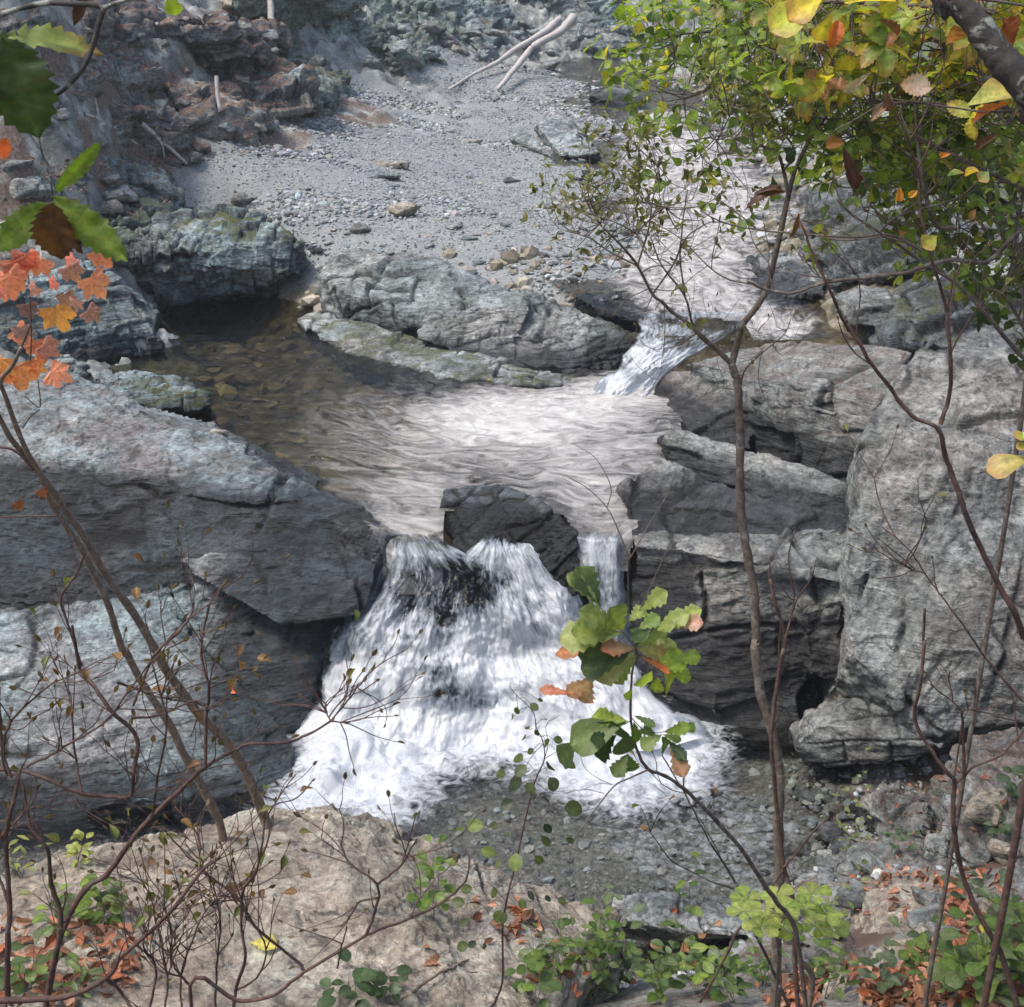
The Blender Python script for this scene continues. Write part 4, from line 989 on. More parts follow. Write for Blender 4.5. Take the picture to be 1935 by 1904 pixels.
while n_ < 75:
    px, py = random.uniform(1000, 1300), random.uniform(150, 600)
    if not inpoly(np.array([[px, py]]), poly)[0]: continue
    stone('river_stone', 'small stone lying in the shallow stream beside the gravel bar', px, py, random.uniform(12, 34), random.randrange(3), random.choice(['ridge', 'blue', 'neutral', 'dark', 'dark']), group='stones in the shallow stream'); n_ += 1
n_ = 0
poly = [(620,150),(700,100),(760,60),(1000,40),(1250,60),(1270,110),(1170,160),(900,125),(760,140)]
while n_ < 45:
    px, py = random.uniform(620, 1290), random.uniform(20, 160)
    if not inpoly(np.array([[px, py]]), poly)[0]: continue
    stone('boulder', 'pale broken boulder at the far head of the gravel bar', px, py, random.uniform(25, 70), random.randrange(1, 3), random.choice(['ridge', 'blue', 'green' if ('green', 0) in STM else 'neutral']), group='boulders at the head of the gravel bar', squash=1.3, cat='boulder'); n_ += 1

grp = 'stones scattered over the near bank'
for lab, poly, n, wr, mats, nm, g_ in [
  ('angular grey stone lying among dead leaves on the near bank', [(1480,1700),(1935,1480),(1935,1900),(1450,1900)], 34, (50, 130), ['neutral', 'tan', 'neutral', 'green_'], 'bank_stone', grp),
  ('brown grey rock jutting from the litter covered hillside', [(60,60),(600,60),(560,260),(300,320),(60,320)], 30, (25, 70), ['neutral', 'blue', 'neutral'], 'hillside_rock', 'rocks jutting from the left hillside'),
  ('speckled grey rock of the rough left bank', [(-10,330),(330,330),(380,380),(180,480),(-10,520)], 26, (50, 120), ['blue', 'neutral', 'ridge'], 'bank_rock', 'rocks of the rough left bank'),
  ('wet dark stone in the shallows below the right wall', [(1420,1480),(1560,1480),(1620,1600),(1560,1720),(1450,1720)], 18, (30, 80), ['dark', 'neutral'], 'stream_stone', 'wet stones in the lower shallows')]:
    k = 0
    while k < n:
        xs = [a for a, b in poly]; ys = [b for a, b in poly]
        px, py = random.uniform(min(xs), max(xs)), random.uniform(min(ys), max(ys))
        if not inpoly(np.array([[px, py]]), poly)[0]: continue
        mt = random.choice(mats); mt = 'neutral' if mt.endswith('_') else mt
        stone(nm, lab, px, py, random.uniform(*wr), random.randrange(3), mt, rot=random.uniform(-1.5, 1.5), group=g_, squash=random.uniform(1.0, 1.6), cat='rock' if nm != 'stream_stone' else 'stone', sink=.1); k += 1
# ---------------------------------------------------------------- plants
def leaf_mat(name, rough=0.45, transl=0.45, spots=0.35):
    t = NT(name)
    a = t.n('ShaderNodeAttribute'); a.attribute_name = 'col'
    geo = t.n('ShaderNodeNewGeometry').outputs['Position']
    n_ = t.noise(geo, 60, 4, 0.6); sp = t.noise(geo, 90, 3, 0.6, 0.5)
    c = t.mix(0.6, a.outputs['Color'], t.mix(1.0, a.outputs['Color'], t.ramp(n_, [(0.3, 0.55), (0.7, 1.45)]), 'MULTIPLY'))
    c = t.mix(t.math('MULTIPLY', t.ramp(sp, [(0.60, 0), (0.66, 1)]), spots), c, (0.13, 0.05, 0.02, 1))
    v = t.attr('vein'); c = t.mix(t.math('MULTIPLY', v, 0.35), c, t.mix(1.0, c, (1.9, 1.7, 1.6, 1), 'MULTIPLY'))
    d = t.bsdf(Base_Color=c, Roughness=rough, Normal=t.bump(n_, 0.3, 0.004))
    tl = t.n('ShaderNodeBsdfTranslucent', {'Color': t.mix(1.0, c, (1.5, 1.6, 0.7, 1), 'MULTIPLY')})
    return t.done(t.n('ShaderNodeMixShader', {0: transl, 1: d, 2: tl}))
M['leaf'] = leaf_mat('living_leaf'); M['dry'] = leaf_mat('dry_leaf', 0.7, 0.2, 0.5)
def bark_mat(name, a, b, lichen=0.3):
    t = NT(name); geo = t.n('ShaderNodeNewGeometry').outputs['Position']
    n1 = t.noise(geo, 30, 6, 0.7); n2_ = t.noise(geo, 14, 5, 0.7, 0.6)
    c = t.ramp(n1, [(0.32, a), (0.66, b)])
    c = t.mix(t.math('MULTIPLY', t.ramp(n2_, [(0.54, 0), (0.60, 1)]), lichen), c, (0.36, 0.38, 0.34, 1))
    return t.done(t.bsdf(Base_Color=c, Roughness=0.8, Normal=t.bump(n1, 0.8, 0.006)))
M['bark'] = bark_mat('grey_brown_bark', (0.05, 0.037, 0.03), (0.17, 0.135, 0.11))
M['bark_red'] = bark_mat('red_brown_bark', (0.035, 0.02, 0.017), (0.13, 0.07, 0.055), 0.12)
M['bark_tan'] = bark_mat('tan_bark', (0.10, 0.072, 0.052), (0.25, 0.19, 0.14), 0.35)
M['bark_dark'] = bark_mat('dark_lichened_bark', (0.02, 0.018, 0.016), (0.07, 0.062, 0.055), 0.7)
M['bleached'] = bark_mat('bleached_wood', (0.32, 0.29, 0.27), (0.62, 0.59, 0.56), 0.1)

def crom(pts, n):
    p = np.asarray(pts, float)
    if len(p) == 2: return p[0] + (p[1] - p[0]) * np.linspace(0, 1, n * 1 + 1)[:, None]
    e = np.concatenate([[2 * p[0] - p[1]], p, [2 * p[-1] - p[-2]]]); o = []
    for i in range(len(p) - 1):
        a, b, c, d = e[i:i + 4]; t = np.linspace(0, 1, n, endpoint=False)[:, None]
        o.append(0.5 * (2 * b + (c - a) * t + (2 * a - 5 * b + 4 * c - d) * t * t + (3 * b - a - 3 * c + d) * t ** 3))
    return np.concatenate(o + [p[-1:]])

class Wood:
    def __init__(s): s.V = []; s.Q = []; s.n = 0
    def tube(s, pts, r0, r1, k=6, smooth=5, knob=0.0, taper=1.0):
        p = crom(pts, smooth); m = len(p)
        if m < 2: return p
        if knob: p[1:-1] += RNG.normal(0, knob, (m - 2, 3))
        t = np.gradient(p, axis=0); t /= np.linalg.norm(t, axis=1, keepdims=True) + 1e-9
        ref = np.array([0.3, 0.9, 0.1]); a = np.cross(t, ref); a /= np.linalg.norm(a, axis=1, keepdims=True) + 1e-9; b = np.cross(t, a)
        r = r0 + (r1 - r0) * np.linspace(0, 1, m) ** taper
        r = r * (1 + RNG.normal(0, 0.05, m))
        th = np.arange(k) / k * 2 * np.pi
        ring = a[:, None] * np.cos(th)[None, :, None] + b[:, None] * np.sin(th)[None, :, None]
        V = (p[:, None] + ring * r[:, None, None]).reshape(-1, 3)
        i = np.arange(m - 1)[:, None] * k; j = np.arange(k)[None]; j2 = (j + 1) % k
        Q = np.stack([i + j, i + j2, i + k + j2, i + k + j], -1).reshape(-1, 4) + s.n
        s.V += [V, p[[-1]] + t[[-1]] * r[-1]]; s.Q.append(Q)
        # tip fan as quads with a doubled point
        tip = s.n + m * k; base = s.n + (m - 1) * k
        s.Q.append(np.array([[base + jj, base + (jj + 1) % k, tip, tip] for jj in range(k)])[:, [0, 1, 2]].reshape(-1, 3))
        s.n += m * k + 1
        return p
    def build(s, name, mat, parent=None, base=None):
        if not s.V: return None
        Q = [q for q in s.Q if q.shape[1] == 4]; T = [q for q in s.Q if q.shape[1] == 3]
        return place(name, np.concatenate(s.V), [np.concatenate(Q), np.concatenate(T)], M[mat], base=base, parent=parent)

SHAPE = {  # (station, half width) along a leaf of length 1
 'oval':   ([0, .06, .2, .4, .6, .8, .94, 1], [0, .05, .19, .27, .26, .17, .06, 0]),
 'round':  ([0, .08, .25, .5, .75, .92, 1], [0, .14, .33, .40, .34, .17, 0]),
 'narrow': ([0, .1, .3, .55, .8, 1], [0, .06, .14, .16, .10, 0]),
 'obov':   ([0, .1, .3, .5, .7, .86, .96, 1], [0, .04, .13, .24, .31, .27, .12, 0]),
 'lobed':  ([0, .1, .2, .28, .36, .46, .53, .63, .70, .80, .87, .95, 1], [0, .04, .10, .15, .12, .24, .19, .31, .25, .31, .22, .12, 0]),
 'tooth':  ([0, .05, .12, .14, .22, .24, .33, .35, .45, .47, .57, .59, .69, .71, .80, .82, .90, .92, 1], [0, .07, .18, .14, .26, .20, .31, .25, .335, .265, .335, .26, .295, .22, .235, .16, .145, .08, 0]),
}
class Leaves:
    def __init__(s): s.V = []; s.Q = []; s.C = []; s.W = []; s.n = 0
    def leaf(s, p, d, nrm, L, shape='oval', col=(0.1, 0.15, 0.03), fold=0.35, curl=0.25, wide=1.0, edge=None, twist=0.0):
        st, wd = SHAPE[shape]; st = np.array(st); wd = np.array(wd) * wide
        d = np.asarray(d, float); d = d / (np.linalg.norm(d) + 1e-9)
        sx = np.cross(d, nrm); sx /= np.linalg.norm(sx) + 1e-9; up = np.cross(sx, d)
        k = len(st)
        zc = -curl * st ** 2 * 1.0
        xc = st * (1 - 0.25 * abs(curl) * st)
        mid = p + L * (xc[:, None] * d + zc[:, None] * up)
        tw = twist * st
        sxx = sx[None] * np.cos(tw)[:, None] + up[None] * np.sin(tw)[:, None]; upp = up[None] * np.cos(tw)[:, None] - sx[None] * np.sin(tw)[:, None]
        wob = RNG.uniform(-0.03, 0.03, (k, 2))
        a = mid + L * (wd[:, None] * (sxx * math.cos(fold)) + (wd * math.sin(fold) + wob[:, 0] * (wd > 0.02))[:, None] * upp)
        b = mid + L * (-wd[:, None] * (sxx * math.cos(fold)) + (wd * math.sin(fold) + wob[:, 1] * (wd > 0.02))[:, None] * upp)
        h1 = (a + mid) / 2 + L * 0.02 * upp; h2 = (b + mid) / 2 + L * 0.02 * upp
        V = np.stack([a, h1, mid, h2, b], 1).reshape(-1, 3)
        i = np.arange(k - 1)[:, None] * 5 + np.arange(4)[None]
        Q = np.stack([i, i + 1, i + 6, i + 5], -1).reshape(-1, 4) + s.n
        c = np.array(col) * RNG.uniform(0.85, 1.15)
        C = np.tile(c, (k * 5, 1))
        if edge is not None:
            e = np.array(edge); tt = np.repeat(st, 5); ee = np.tile([1, .35, 0, .35, 1], k)
            m = np.clip((tt - 0.55) * 1.6 + ee * 0.5 - 0.1 + RNG.uniform(-.2, .2), 0, 1)[:, None]
            C = C * (1 - m) + e * m
        s.V.append(V); s.Q.append(Q); s.C.append(C); s.W.append(np.tile([0, 0, 1, 0, 0], k)); s.n += k * 5
    def maple(s, p, d, nrm, L, col, lobes=5, curl=0.2):
        d = d / np.linalg.norm(d); sx = np.cross(d, nrm); sx /= np.linalg.norm(sx) + 1e-9; up = np.cross(sx, d)
        ang = []; rad = []
        for i in range(lobes):
            a0 = (i - (lobes - 1) / 2) * 0.85; r = 1 - 0.15 * abs(i - (lobes - 1) / 2)
            ang += [a0 - 0.30, a0 - 0.13, a0, a0 + 0.13, a0 + 0.30]; rad += [r * 0.80, r * 0.93, r, r * 0.90, r * 0.82]
            if i < lobes - 1: ang.append(a0 + 0.425); rad.append(0.60)
        ang = np.array([-2.9] + ang + [2.9]); rad = np.array([0.12] + rad + [0.12]) * RNG.uniform(0.9, 1.08, len(ang))
        c0 = p + d * 0.28 * L
        pts = []
        for f in (0.5, 1.0):
            r = rad * f
            v = c0 + L * 0.72 * (np.outer(np.cos(ang) * r, d) + np.outer(np.sin(ang) * r, sx) - np.outer(curl * r ** 2 + RNG.uniform(-.05, .05, len(r)), up))
            pts.append(v)
        k = len(ang)
        V = np.concatenate([pts[0], pts[1], c0[None].repeat(k, 0)])
        j = np.arange(k - 1)
        Q = np.concatenate([np.stack([j, j + 1, j + 1 + k, j + k], -1), np.stack([j + 2 * k, j + 1 + 2 * k, j + 1, j], -1)]) + s.n
        c = np.array(col) * RNG.uniform(0.8, 1.2)
        s.V.append(V); s.Q.append(Q); s.C.append(np.tile(c, (3 * k, 1))); s.W.append(np.zeros(3 * k)); s.n += 3 * k
    def build(s, name, mat, parent=None, base=None):
        if not s.V: return None
        return place(name, np.concatenate(s.V), np.concatenate(s.Q), M[mat], base=base, parent=parent, colors={'col': np.concatenate(s.C)}, attrs={'vein': np.concatenate(s.W)})

def rv(): v = RNG.normal(size=3); return v / np.linalg.norm(v)
def up_n(k=0.5): v = np.array([0, -0.25, 1.0]) + k * rv(); return v / np.linalg.norm(v)
def dirp(px, py): return None

def path(L, y, y2=None, zig=0.0):
    """picture polyline to a line of points whose distance ahead runs from y to y2"""
    n = len(L); y2 = y if y2 is None else y2
    return np.array([P(a, b, y + (y2 - y) * i / max(1, n - 1) + (zig * math.sin(i * 2.1) if zig else 0)) for i, (a, b) in enumerate(L)])

def foot(pts, z=None):
    """carry a stem on down from its last point to whatever lies under it"""
    p = pts[-1]; h, _ = drop(p[0], p[1], p[2] + 0.02)
    zt = (h[2] if h is not None else p[2] - 1) - 0.03
    q = np.array([p[0], p[1] + 0.02, zt])
    if p[2] - zt < 0.02: return pts, p
    return np.concatenate([pts, [(p * 0.5 + q * 0.5) + np.array([0.02, 0, 0]), q]]), q

def sprout(wd, lv, p, d, L, r, depth, prm):
    """branching twig with leaves or buds at its tips"""
    n = 3; pts = [p]; q = p.copy(); dd = d / np.linalg.norm(d)
    for i in range(n):
        dd = dd + rv() * prm.get('bend', 0.35) + np.array([0, 0, prm.get('lift', 0.12)]); dd /= np.linalg.norm(dd)
        if prm.get('flatten'): dd[1] *= prm['flatten']; dd /= np.linalg.norm(dd)
        q = q + dd * L / n; pts.append(q)
    wd.tube(pts, r, r * 0.6, k=4 if r < 0.004 else 5, smooth=3)
    lf = prm.get('leaf')
    if depth > 0:
        for i in range(prm.get('kids', 3)):
            t_ = random.choice([1, 2, 3, 3])
            nd = dd + rv() * prm.get('spread', 0.8)
            if prm.get('flatten'): nd[1] *= prm['flatten']
            sprout(wd, lv, pts[t_], nd, L * random.uniform(0.55, 0.85), r * 0.62, depth - 1, prm)
    if lf and (depth == 0 or random.random() < prm.get('mid', 0.0)):
        lf(lv, pts[-1], dd)
        if prm.get('along'):
            for t_ in range(1, len(pts) - 1): lf(lv, pts[t_], dd)

def pick_col(cols):
    return cols[RNG.integers(len(cols))]
GREEN = [(0.06, 0.11, 0.022), (0.09, 0.15, 0.03), (0.13, 0.19, 0.035), (0.05, 0.085, 0.025)]
YELL = [(0.42, 0.40, 0.04), (0.34, 0.38, 0.045), (0.26, 0.33, 0.04), (0.50, 0.42, 0.05), (0.20, 0.28, 0.04)]
RUST = [(0.26, 0.09, 0.035), (0.34, 0.13, 0.05), (0.18, 0.07, 0.035), (0.40, 0.20, 0.10)]
SAGE = [(0.16, 0.22, 0.075), (0.20, 0.25, 0.09), (0.11, 0.16, 0.05)]

def whorl(n, L, shape, cols, tilt=0.35, **kw):
    def f(lv, p, d):
        a0 = random.uniform(0, 6.28); ax = np.cross(d, rv()); ax /= np.linalg.norm(ax) + 1e-9; bx = np.cross(d, ax)
        k = n if isinstance(n, int) else random.randint(*n)
        for i in range(k):
            a = a0 + i * 6.28 / k + random.uniform(-.3, .3)
            out_ = (ax * math.cos(a) + bx * math.sin(a)) + d * tilt + rv() * 0.2
            lv.leaf(p, out_, d * 0.6 + np.array([0, 0, .7]) + rv() * 0.3, L * random.uniform(0.65, 1.15), shape, pick_col(cols), **kw)
    return f
def bud(lv, p, d):
    L = random.uniform(0.018, 0.03)
    for k in range(2): lv.leaf(p, d, rv(), L, 'oval', (0.16, 0.12, 0.07), fold=1.1, curl=0.0, wide=0.9)

# ---- oak branch, upper left, close to the eye
y0 = 2.1
base = P(-30, 25, y0)
bo = root('oak_branch', 'overhanging oak branch with large green and brown leaves at upper left', 'branch', base)
w_ = Wood(); m_ = mpp(y0)
w_.tube(path(zp(1, [(-2600,900),(-1500,420),(-700,180),(-80,100),(0,80),(130,40),(260,18),(400,22),(510,30),(545,45)]), y0), 5 * m_, 4.6 * m_, 7)
w_.tube(path(zp(1, [(545,45),(620,15),(700,-10),(800,-60),(900,-160),(1050,-260)]), y0), 4 * m_, 1.2 * m_, 6)
w_.tube(path(zp(1, [(545,45),(520,130),(480,270),(430,370),(340,470),(265,520),(230,560)]), y0), 5.2 * m_, 2.6 * m_, 7)
w_.tube(path(zp(1, [(60,120),(130,260),(205,360),(210,560),(210,750),(250,900),(275,1000),(270,1075)]), y0), 1.7 * m_, 1.4 * m_, 5)
w_.build('branch', 'bark_dark', bo)
def one_leaf(parent, i, a, b, y, shape, col, nrm=(0, -1, 0.25), label=None, **kw):
    A = P(*zp(i, [a])[0], y); B = P(*zp(i, [b])[0], y + kw.pop('dy', 0.0)); L_ = Leaves()
    L_.leaf(A, B - A, np.array(nrm, float), np.linalg.norm(B - A), shape, col, **kw)
    o = L_.build('leaf', kw.get('mat', 'leaf'), parent)
    if label: o['label'] = label
    return o
one_leaf(bo, 1, (10,190), (205,740), y0 - .03, 'tooth', (0.045, 0.075, 0.018), wide=1.15, fold=0.12, curl=0.05, label='broad dark green leaf with holes')
one_leaf(bo, 1, (-70,150), (90,480), y0 - .01, 'tooth', (0.05, 0.085, 0.02), wide=1.2, fold=0.1, curl=0.05)
one_leaf(bo, 1, (10,190), (560,240), y0, 'tooth', (0.24, 0.31, 0.08), nrm=(0, -0.45, 1), wide=0.75, fold=0.25, curl=0.12, edge=(0.30, 0.12, 0.03), dy=0.03)
one_leaf(bo, 1, (285,1010), (545,750), y0, 'tooth', (0.16, 0.24, 0.03), nrm=(0.8, -0.4, 0.4), wide=0.42, fold=0.3, curl=0.1)
one_leaf(bo, 1, (275,1030), (705,1385), y0, 'tooth', (0.17, 0.25, 0.03), wide=0.55, fold=0.15, curl=-0.16)
one_leaf(bo, 1, (265,1070), (-60,1330), y0, 'tooth', (0.13, 0.20, 0.03), wide=0.62, fold=0.2, curl=0.1)
one_leaf(bo, 1, (275,1060), (310,1400), y0 - .02, 'tooth', (0.11, 0.05, 0.022), wide=1.25, fold=0.5, curl=0.2, label='curled dark brown dead leaf')
one_leaf(bo, 1, (330,1100), (425,1380), y0 + .01, 'tooth', (0.06, 0.035, 0.025), wide=0.7, fold=0.9, curl=0.3)
one_leaf(bo, 1, (880,-60), (925,95), y0, 'lobed', (0.33, 0.42, 0.04), wide=1.1, fold=0.2)
one_leaf(bo, 1, (470,-40), (360,150), y0 + .02, 'narrow', (0.06, 0.03, 0.025), wide=1.0, fold=0.4)
one_leaf(bo, 1, (150,320), (80,230), y0, 'lobed', (0.3, 0.34, 0.16), wide=0.9, fold=0.5)
one_leaf(bo, 1, (-60,770), (60,790), y0 + .3, 'lobed', (0.65, 0.12, 0.03), wide=1.6, fold=0.2)

# ---- twin stemmed young tree with red leaves, left
S1 = zp(4, [(110,120),(60,220),(5,290),(35,390),(85,530),(150,680),(210,780),(270,930),(350,1060),(430,1180),(500,1320),(570,1470),(610,1600),(650,1720)]) + zp(7, [(660,30),(720,150),(800,280),(900,430),(960,560),(1050,720),(1120,860),(1180,1050)])
S2 = zp(4, [(-60,380),(0,490),(60,600),(140,690),(200,770),(260,850),(350,980),(440,1110),(520,1250),(580,1350),(680,1480),(780,1640),(860,1780)]) + zp(7, [(830,60),(880,140),(960,250),(1060,380),(1180,490),(1260,610),(1330,750),(1385,890)])
p1 = path(S1[::-1], 8.1, 6.6); p2 = path(S2[::-1], 8.35, 6.8)
h1, _ = pick(*S1[-1]); h2, _ = pick(*S2[-1])
tr = root('young_tree', 'leaning twin stemmed young tree with red leaves at the left', 'tree', p2[0] + np.array([0, 0, -0.1]))
wa = Wood(); wb_ = Wood(); wt = Wood(); lv = Leaves()
m_ = mpp(7.6)
def down_from(p): 
    h, _n = drop(p[0], p[1], p[2]); return np.array([p[0] + .03, p[1] - 0.02, (h[2] if h is not None else p[2] - .3) - .05])
wa.tube(np.concatenate([[down_from(p1[0])], p1]), 10.5 * m_, 3.2 * m_, 9, taper=0.85)
wb_.tube(np.concatenate([[down_from(p2[0])], p2]), 12.5 * m_, 4.0 * m_, 9, taper=0.85)
wa.build('stem', 'bark_tan', tr); wb_.build('stem', 'bark_tan', tr)
def tw(i, L, y, r0, r1, y2=None):
    w1 = Wood(); w1.tube(path(zp(i, L), y, y2), r0 * mpp(y), r1 * mpp(y), 5); w1.build('twig', 'bark_red', tr)
tw(4, [(-60,630),(0,640),(60,650),(120,690),(170,760)], 7.0, 2, 4)
tw(4, [(-60,1020),(0,1010),(130,1005),(300,1000)], 7.0, 1.4, 1.8)
tw(4, [(440,1210),(400,1310),(320,1430),(350,1550),(400,1700),(430,1790)], 7.2, 2.2, 2.5)
tw(4, [(210,440),(160,480),(120,540)], 6.9, 1, 1.4); tw(4, [(200,290),(210,430),(130,370)], 6.8, 1.2, 1)
tw(4, [(110,120),(160,0)] , 6.7, 2, 1.4); tw(1, [(160,1900),(165,1750),(160,1600),(150,1450)], 6.7, 1.6, 0.8)
tw(1, [(160,1620),(300,1560),(420,1480)], 6.7, .9, .5); tw(1, [(160,1500),(60,1420),(-40,1380)], 6.7, .9, .5)
ORG = [(0.78, 0.26, 0.17), (0.80, 0.31, 0.19), (0.72, 0.22, 0.17), (0.52, 0.26, 0.22), (0.82, 0.36, 0.12)]
for (x, y_, s_, c_) in [(40,1390,130,0),(130,1350,120,2),(230,1380,120,0),(340,1420,100,3),(450,1480,130,1),(60,1500,130,0),(495,1340,110,0),(400,1370,80,2),(270,1640,150,4),(330,1560,80,3),(200,1520,70,3),(300,1490,60,2),(20,1460,120,1),(-10,1520,110,2),(440,1650,90,3),(400,1590,70,3)]:
    lv.maple(P(*zp(1, [(x, y_ - s_ * .4)])[0], 6.7 + random.uniform(-.15, .15)), np.array([random.uniform(-.6, .6), 0.05, -0.6]), np.array([random.uniform(-.4, .4), -1, 0.6 + random.uniform(-.3, .5)]), s_ * 0.3592 * mpp(6.7) * 1.25, ORG[c_])
for (x, y_, s_, c_) in [(180,70,170,0),(60,30,120,1),(90,190,200,1),(10,170,150,4),(200,110,120,3),(230,260,140,1),(20,240,110,0),(150,230,90,4)]:
    lv.maple(P(*zp(4, [(x, y_ - 30)])[0], 6.8 + random.uniform(-.15, .15)), np.array([random.uniform(-.2, .9), 0.05, -0.35]), np.array([random.uniform(-.4, .4), -0.8, 0.9]), s_ * 0.3592 * mpp(6.8) * 1.1, ORG[c_])
for (x, y_) in [(200, 875), (75, 940)]:
    lv.maple(P(*zp(4, [(x, y_ - 20)])[0], 7.0), np.array([.3, 0, -.5]), np.array([0, -1, .5]), 70 * .3592 * mpp(7), (0.35, 0.12, 0.05))
for (x, y_) in [(100,1720),(130,1600)]:
    lv.maple(P(*zp(1, [(x, y_ - 20)])[0], 6.7), np.array([.1, 0, -.6]), np.array([0, -1, .5]), 110 * .3592 * mpp(6.7), (0.36, 0.20, 0.20))
lv.build('foliage', 'leaf', tr)

# ---- bare budding azalea, lower left
az_b = P(110, 1960, 3.1)
def azalea(label, stems, y, nb, leafy=0.15, mat='bark_red', name='bare_shrub', cat='shrub', rr=1.0, kids=2):
    wd = Wood(); lv = Leaves(); P0 = None; allp = []
    for L, r0, r1, dy in stems:
        yy = y + dy
        pts = path(L, yy, yy + random.uniform(-.1, .1), 0.02)
        allp.append((pts, r0 * mpp(yy) * rr, r1 * mpp(yy) * rr))
    for pts, r0, r1 in allp:
        if P0 is None:
            ext, P0 = foot(pts[::-1].copy()); ext = ext[::-1]
            wd.tube(ext, r0 * 1.1, r1, 6, taper=0.8, knob=0.001)
        else:
            e = pts
            if CY - (pts[0] @ UP) / (pts[0] @ FWD) * F < -1e9: pass
            wd.tube(e, r0, r1, 6, taper=0.8, knob=0.001)
    def lf(lv_, p, d):
        u = random.random()
        if u < leafy: lv_.leaf(p, d + rv() * .6, up_n(), random.uniform(0.035, 0.055), 'obov', random.choice([(0.12, 0.15, 0.035), (0.24, 0.14, 0.05), (0.18, 0.10, 0.05), (0.16, 0.17, 0.05)]), fold=0.6, curl=0.3)
        else: bud(lv_, p, d)
    prm = dict(leaf=lf, kids=kids, bend=0.3, spread=0.75, lift=0.12, mid=0.25, flatten=0.6)
    for _ in range(nb):
        pts, r0, r1 = random.choice(allp); sm_ = crom(pts, 4); i = random.randint(len(sm_) // 4, len(sm_) - 1)
        d = sm_[min(i + 1, len(sm_) - 1)] - sm_[i - 1]; d /= np.linalg.norm(d) + 1e-9
        sprout(wd, lv, sm_[i], d + rv() * 0.8, random.uniform(0.08, 0.18) * y / 3.1, 0.0022 * y / 3.1, random.choice([0, 1, 1]), prm)
    ob = root(name, label, cat, P0)
    wd.build('stem', mat, ob); lv.build('foliage', 'leaf', ob)
    return ob, allp
B = zp
azalea('tangled bare shrub with fuzzy buds at the lower left corner', [
    (B(7, [(30,1960),(40,1850),(40,1600),(50,1350),(30,1040),(50,900),(95,700),(30,660),(0,400),(-10,200)]), 7, 2.5, 0),
    (B(7, [(240,1960),(250,1850),(300,1600),(320,1430),(270,1250),(250,1080),(160,950),(120,740)]), 7, 2.5, 0.1),
    (B(7, [(250,1850),(300,1600),(350,1450),(450,1280),(560,1210),(690,1030),(800,900),(940,770),(1080,640),(1230,560),(1310,520),(1500,515),(1640,460),(1740,400)]), 6.5, 2.0, 0.2),
    (B(7, [(700,680),(720,490),(590,350),(490,210),(420,120),(380,-100)]), 4.2, 2.6, 0.1),
    (B(7, [(-20,655),(150,670),(400,770),(600,800),(690,790),(700,680)]), 3.8, 3.2, 0.1),
    (B(7, [(60,700),(20,560),(60,400),(200,260),(300,180)]), 2.6, 1.4, 0),
    (B(7, [(140,640),(260,580),(400,500),(560,400),(660,260),(800,80)]), 2.6, 1.2, 0.05),
    (B(7, [(430,780),(400,600),(380,420),(370,300),(300,280)]), 2.6, 1.2, 0),
    (B(7, [(800,900),(830,700),(870,480),(860,320),(800,100)]), 2.6, 1.4, 0.05),
    (B(7, [(1740,400),(1800,330),(1870,240),(1904,200)]), 1.8, 1.0, 0.2), (B(7, [(1740,400),(1720,360),(1715,310)]), 1.6, 1.0, 0.2), (B(7, [(1740,400),(1840,415)]), 1.6, 1.0, 0.2),
    (B(7, [(1080,640),(1085,400),(1100,230),(1060,50),(1100,-200),(1190,-340)]), 3.4, 1.6, 0.2),
    (B(7, [(620,200),(740,240),(860,280),(1000,300)]), 2.2, 1.4, 0.1), (B(7, [(690,385),(830,370),(1000,300),(1070,320)]), 2.2, 1.4, 0.1),
    (B(4, [(700,2000),(810,1740),(930,1620),(1000,1530),(1020,1460)]), 2.4, 2.2, 0.1),
    (B(7, [(-10,1870),(350,1850),(560,1750),(640,1640),(800,1500),(940,1350),(1060,1190),(1160,1120)]), 6.5, 2.2, -0.1),
    (B(7, [(560,1750),(640,1830),(700,1930)]), 3, 3, 0),
    (B(7, [(40,1350),(-20,1150),(10,1000),(160,860)]), 3, 1.6, 0),
    ], 3.1, 125, rr=1.25)
azalea('bare many twigged shrub in front of the tan slab left of its middle', [
    (B(7, [(1240,1960),(1240,1820),(1290,1640),(1270,1500),(1280,1300),(1350,1180),(1385,1000),(1390,880),(1470,830)]), 5, 2.0, 0),
    (B(7, [(780,1960),(820,1700),(760,1600),(740,1450),(580,1330)]), 3.6, 1.6, 0.1),
    (B(7, [(1600,1720),(1560,1660),(1340,1480),(1250,1330),(1080,1200),(1050,1130),(1040,1000),(920,850)]), 4.0, 1.8, 0.1),
    (B(7, [(1130,1960),(1140,1700),(1160,1450),(1110,1200),(1120,1050)]), 3.2, 1.2, 0.1),
    (B(7, [(960,1960),(950,1750),(1010,1560),(1080,1400),(1190,1300)]), 3, 1.2, 0),
    (B(7, [(860,1960),(880,1750),(830,1500),(780,1300),(650,1150)]), 3, 1.2, 0.05),
    (B(7, [(900,1700),(900,1500),(860,1330),(940,1270),(1010,1210),(1160,1110)]), 3, 1.4, 0.05),
    (B(7, [(1240,1820),(1350,1750),(1400,1600),(1300,1400),(1210,1190)]), 3, 1.2, 0.05),
    (B(7, [(1000,1790),(920,1700),(900,1600)]), 3.4, 1.6, 0),
    ], 3.4, 95, leafy=0.2)
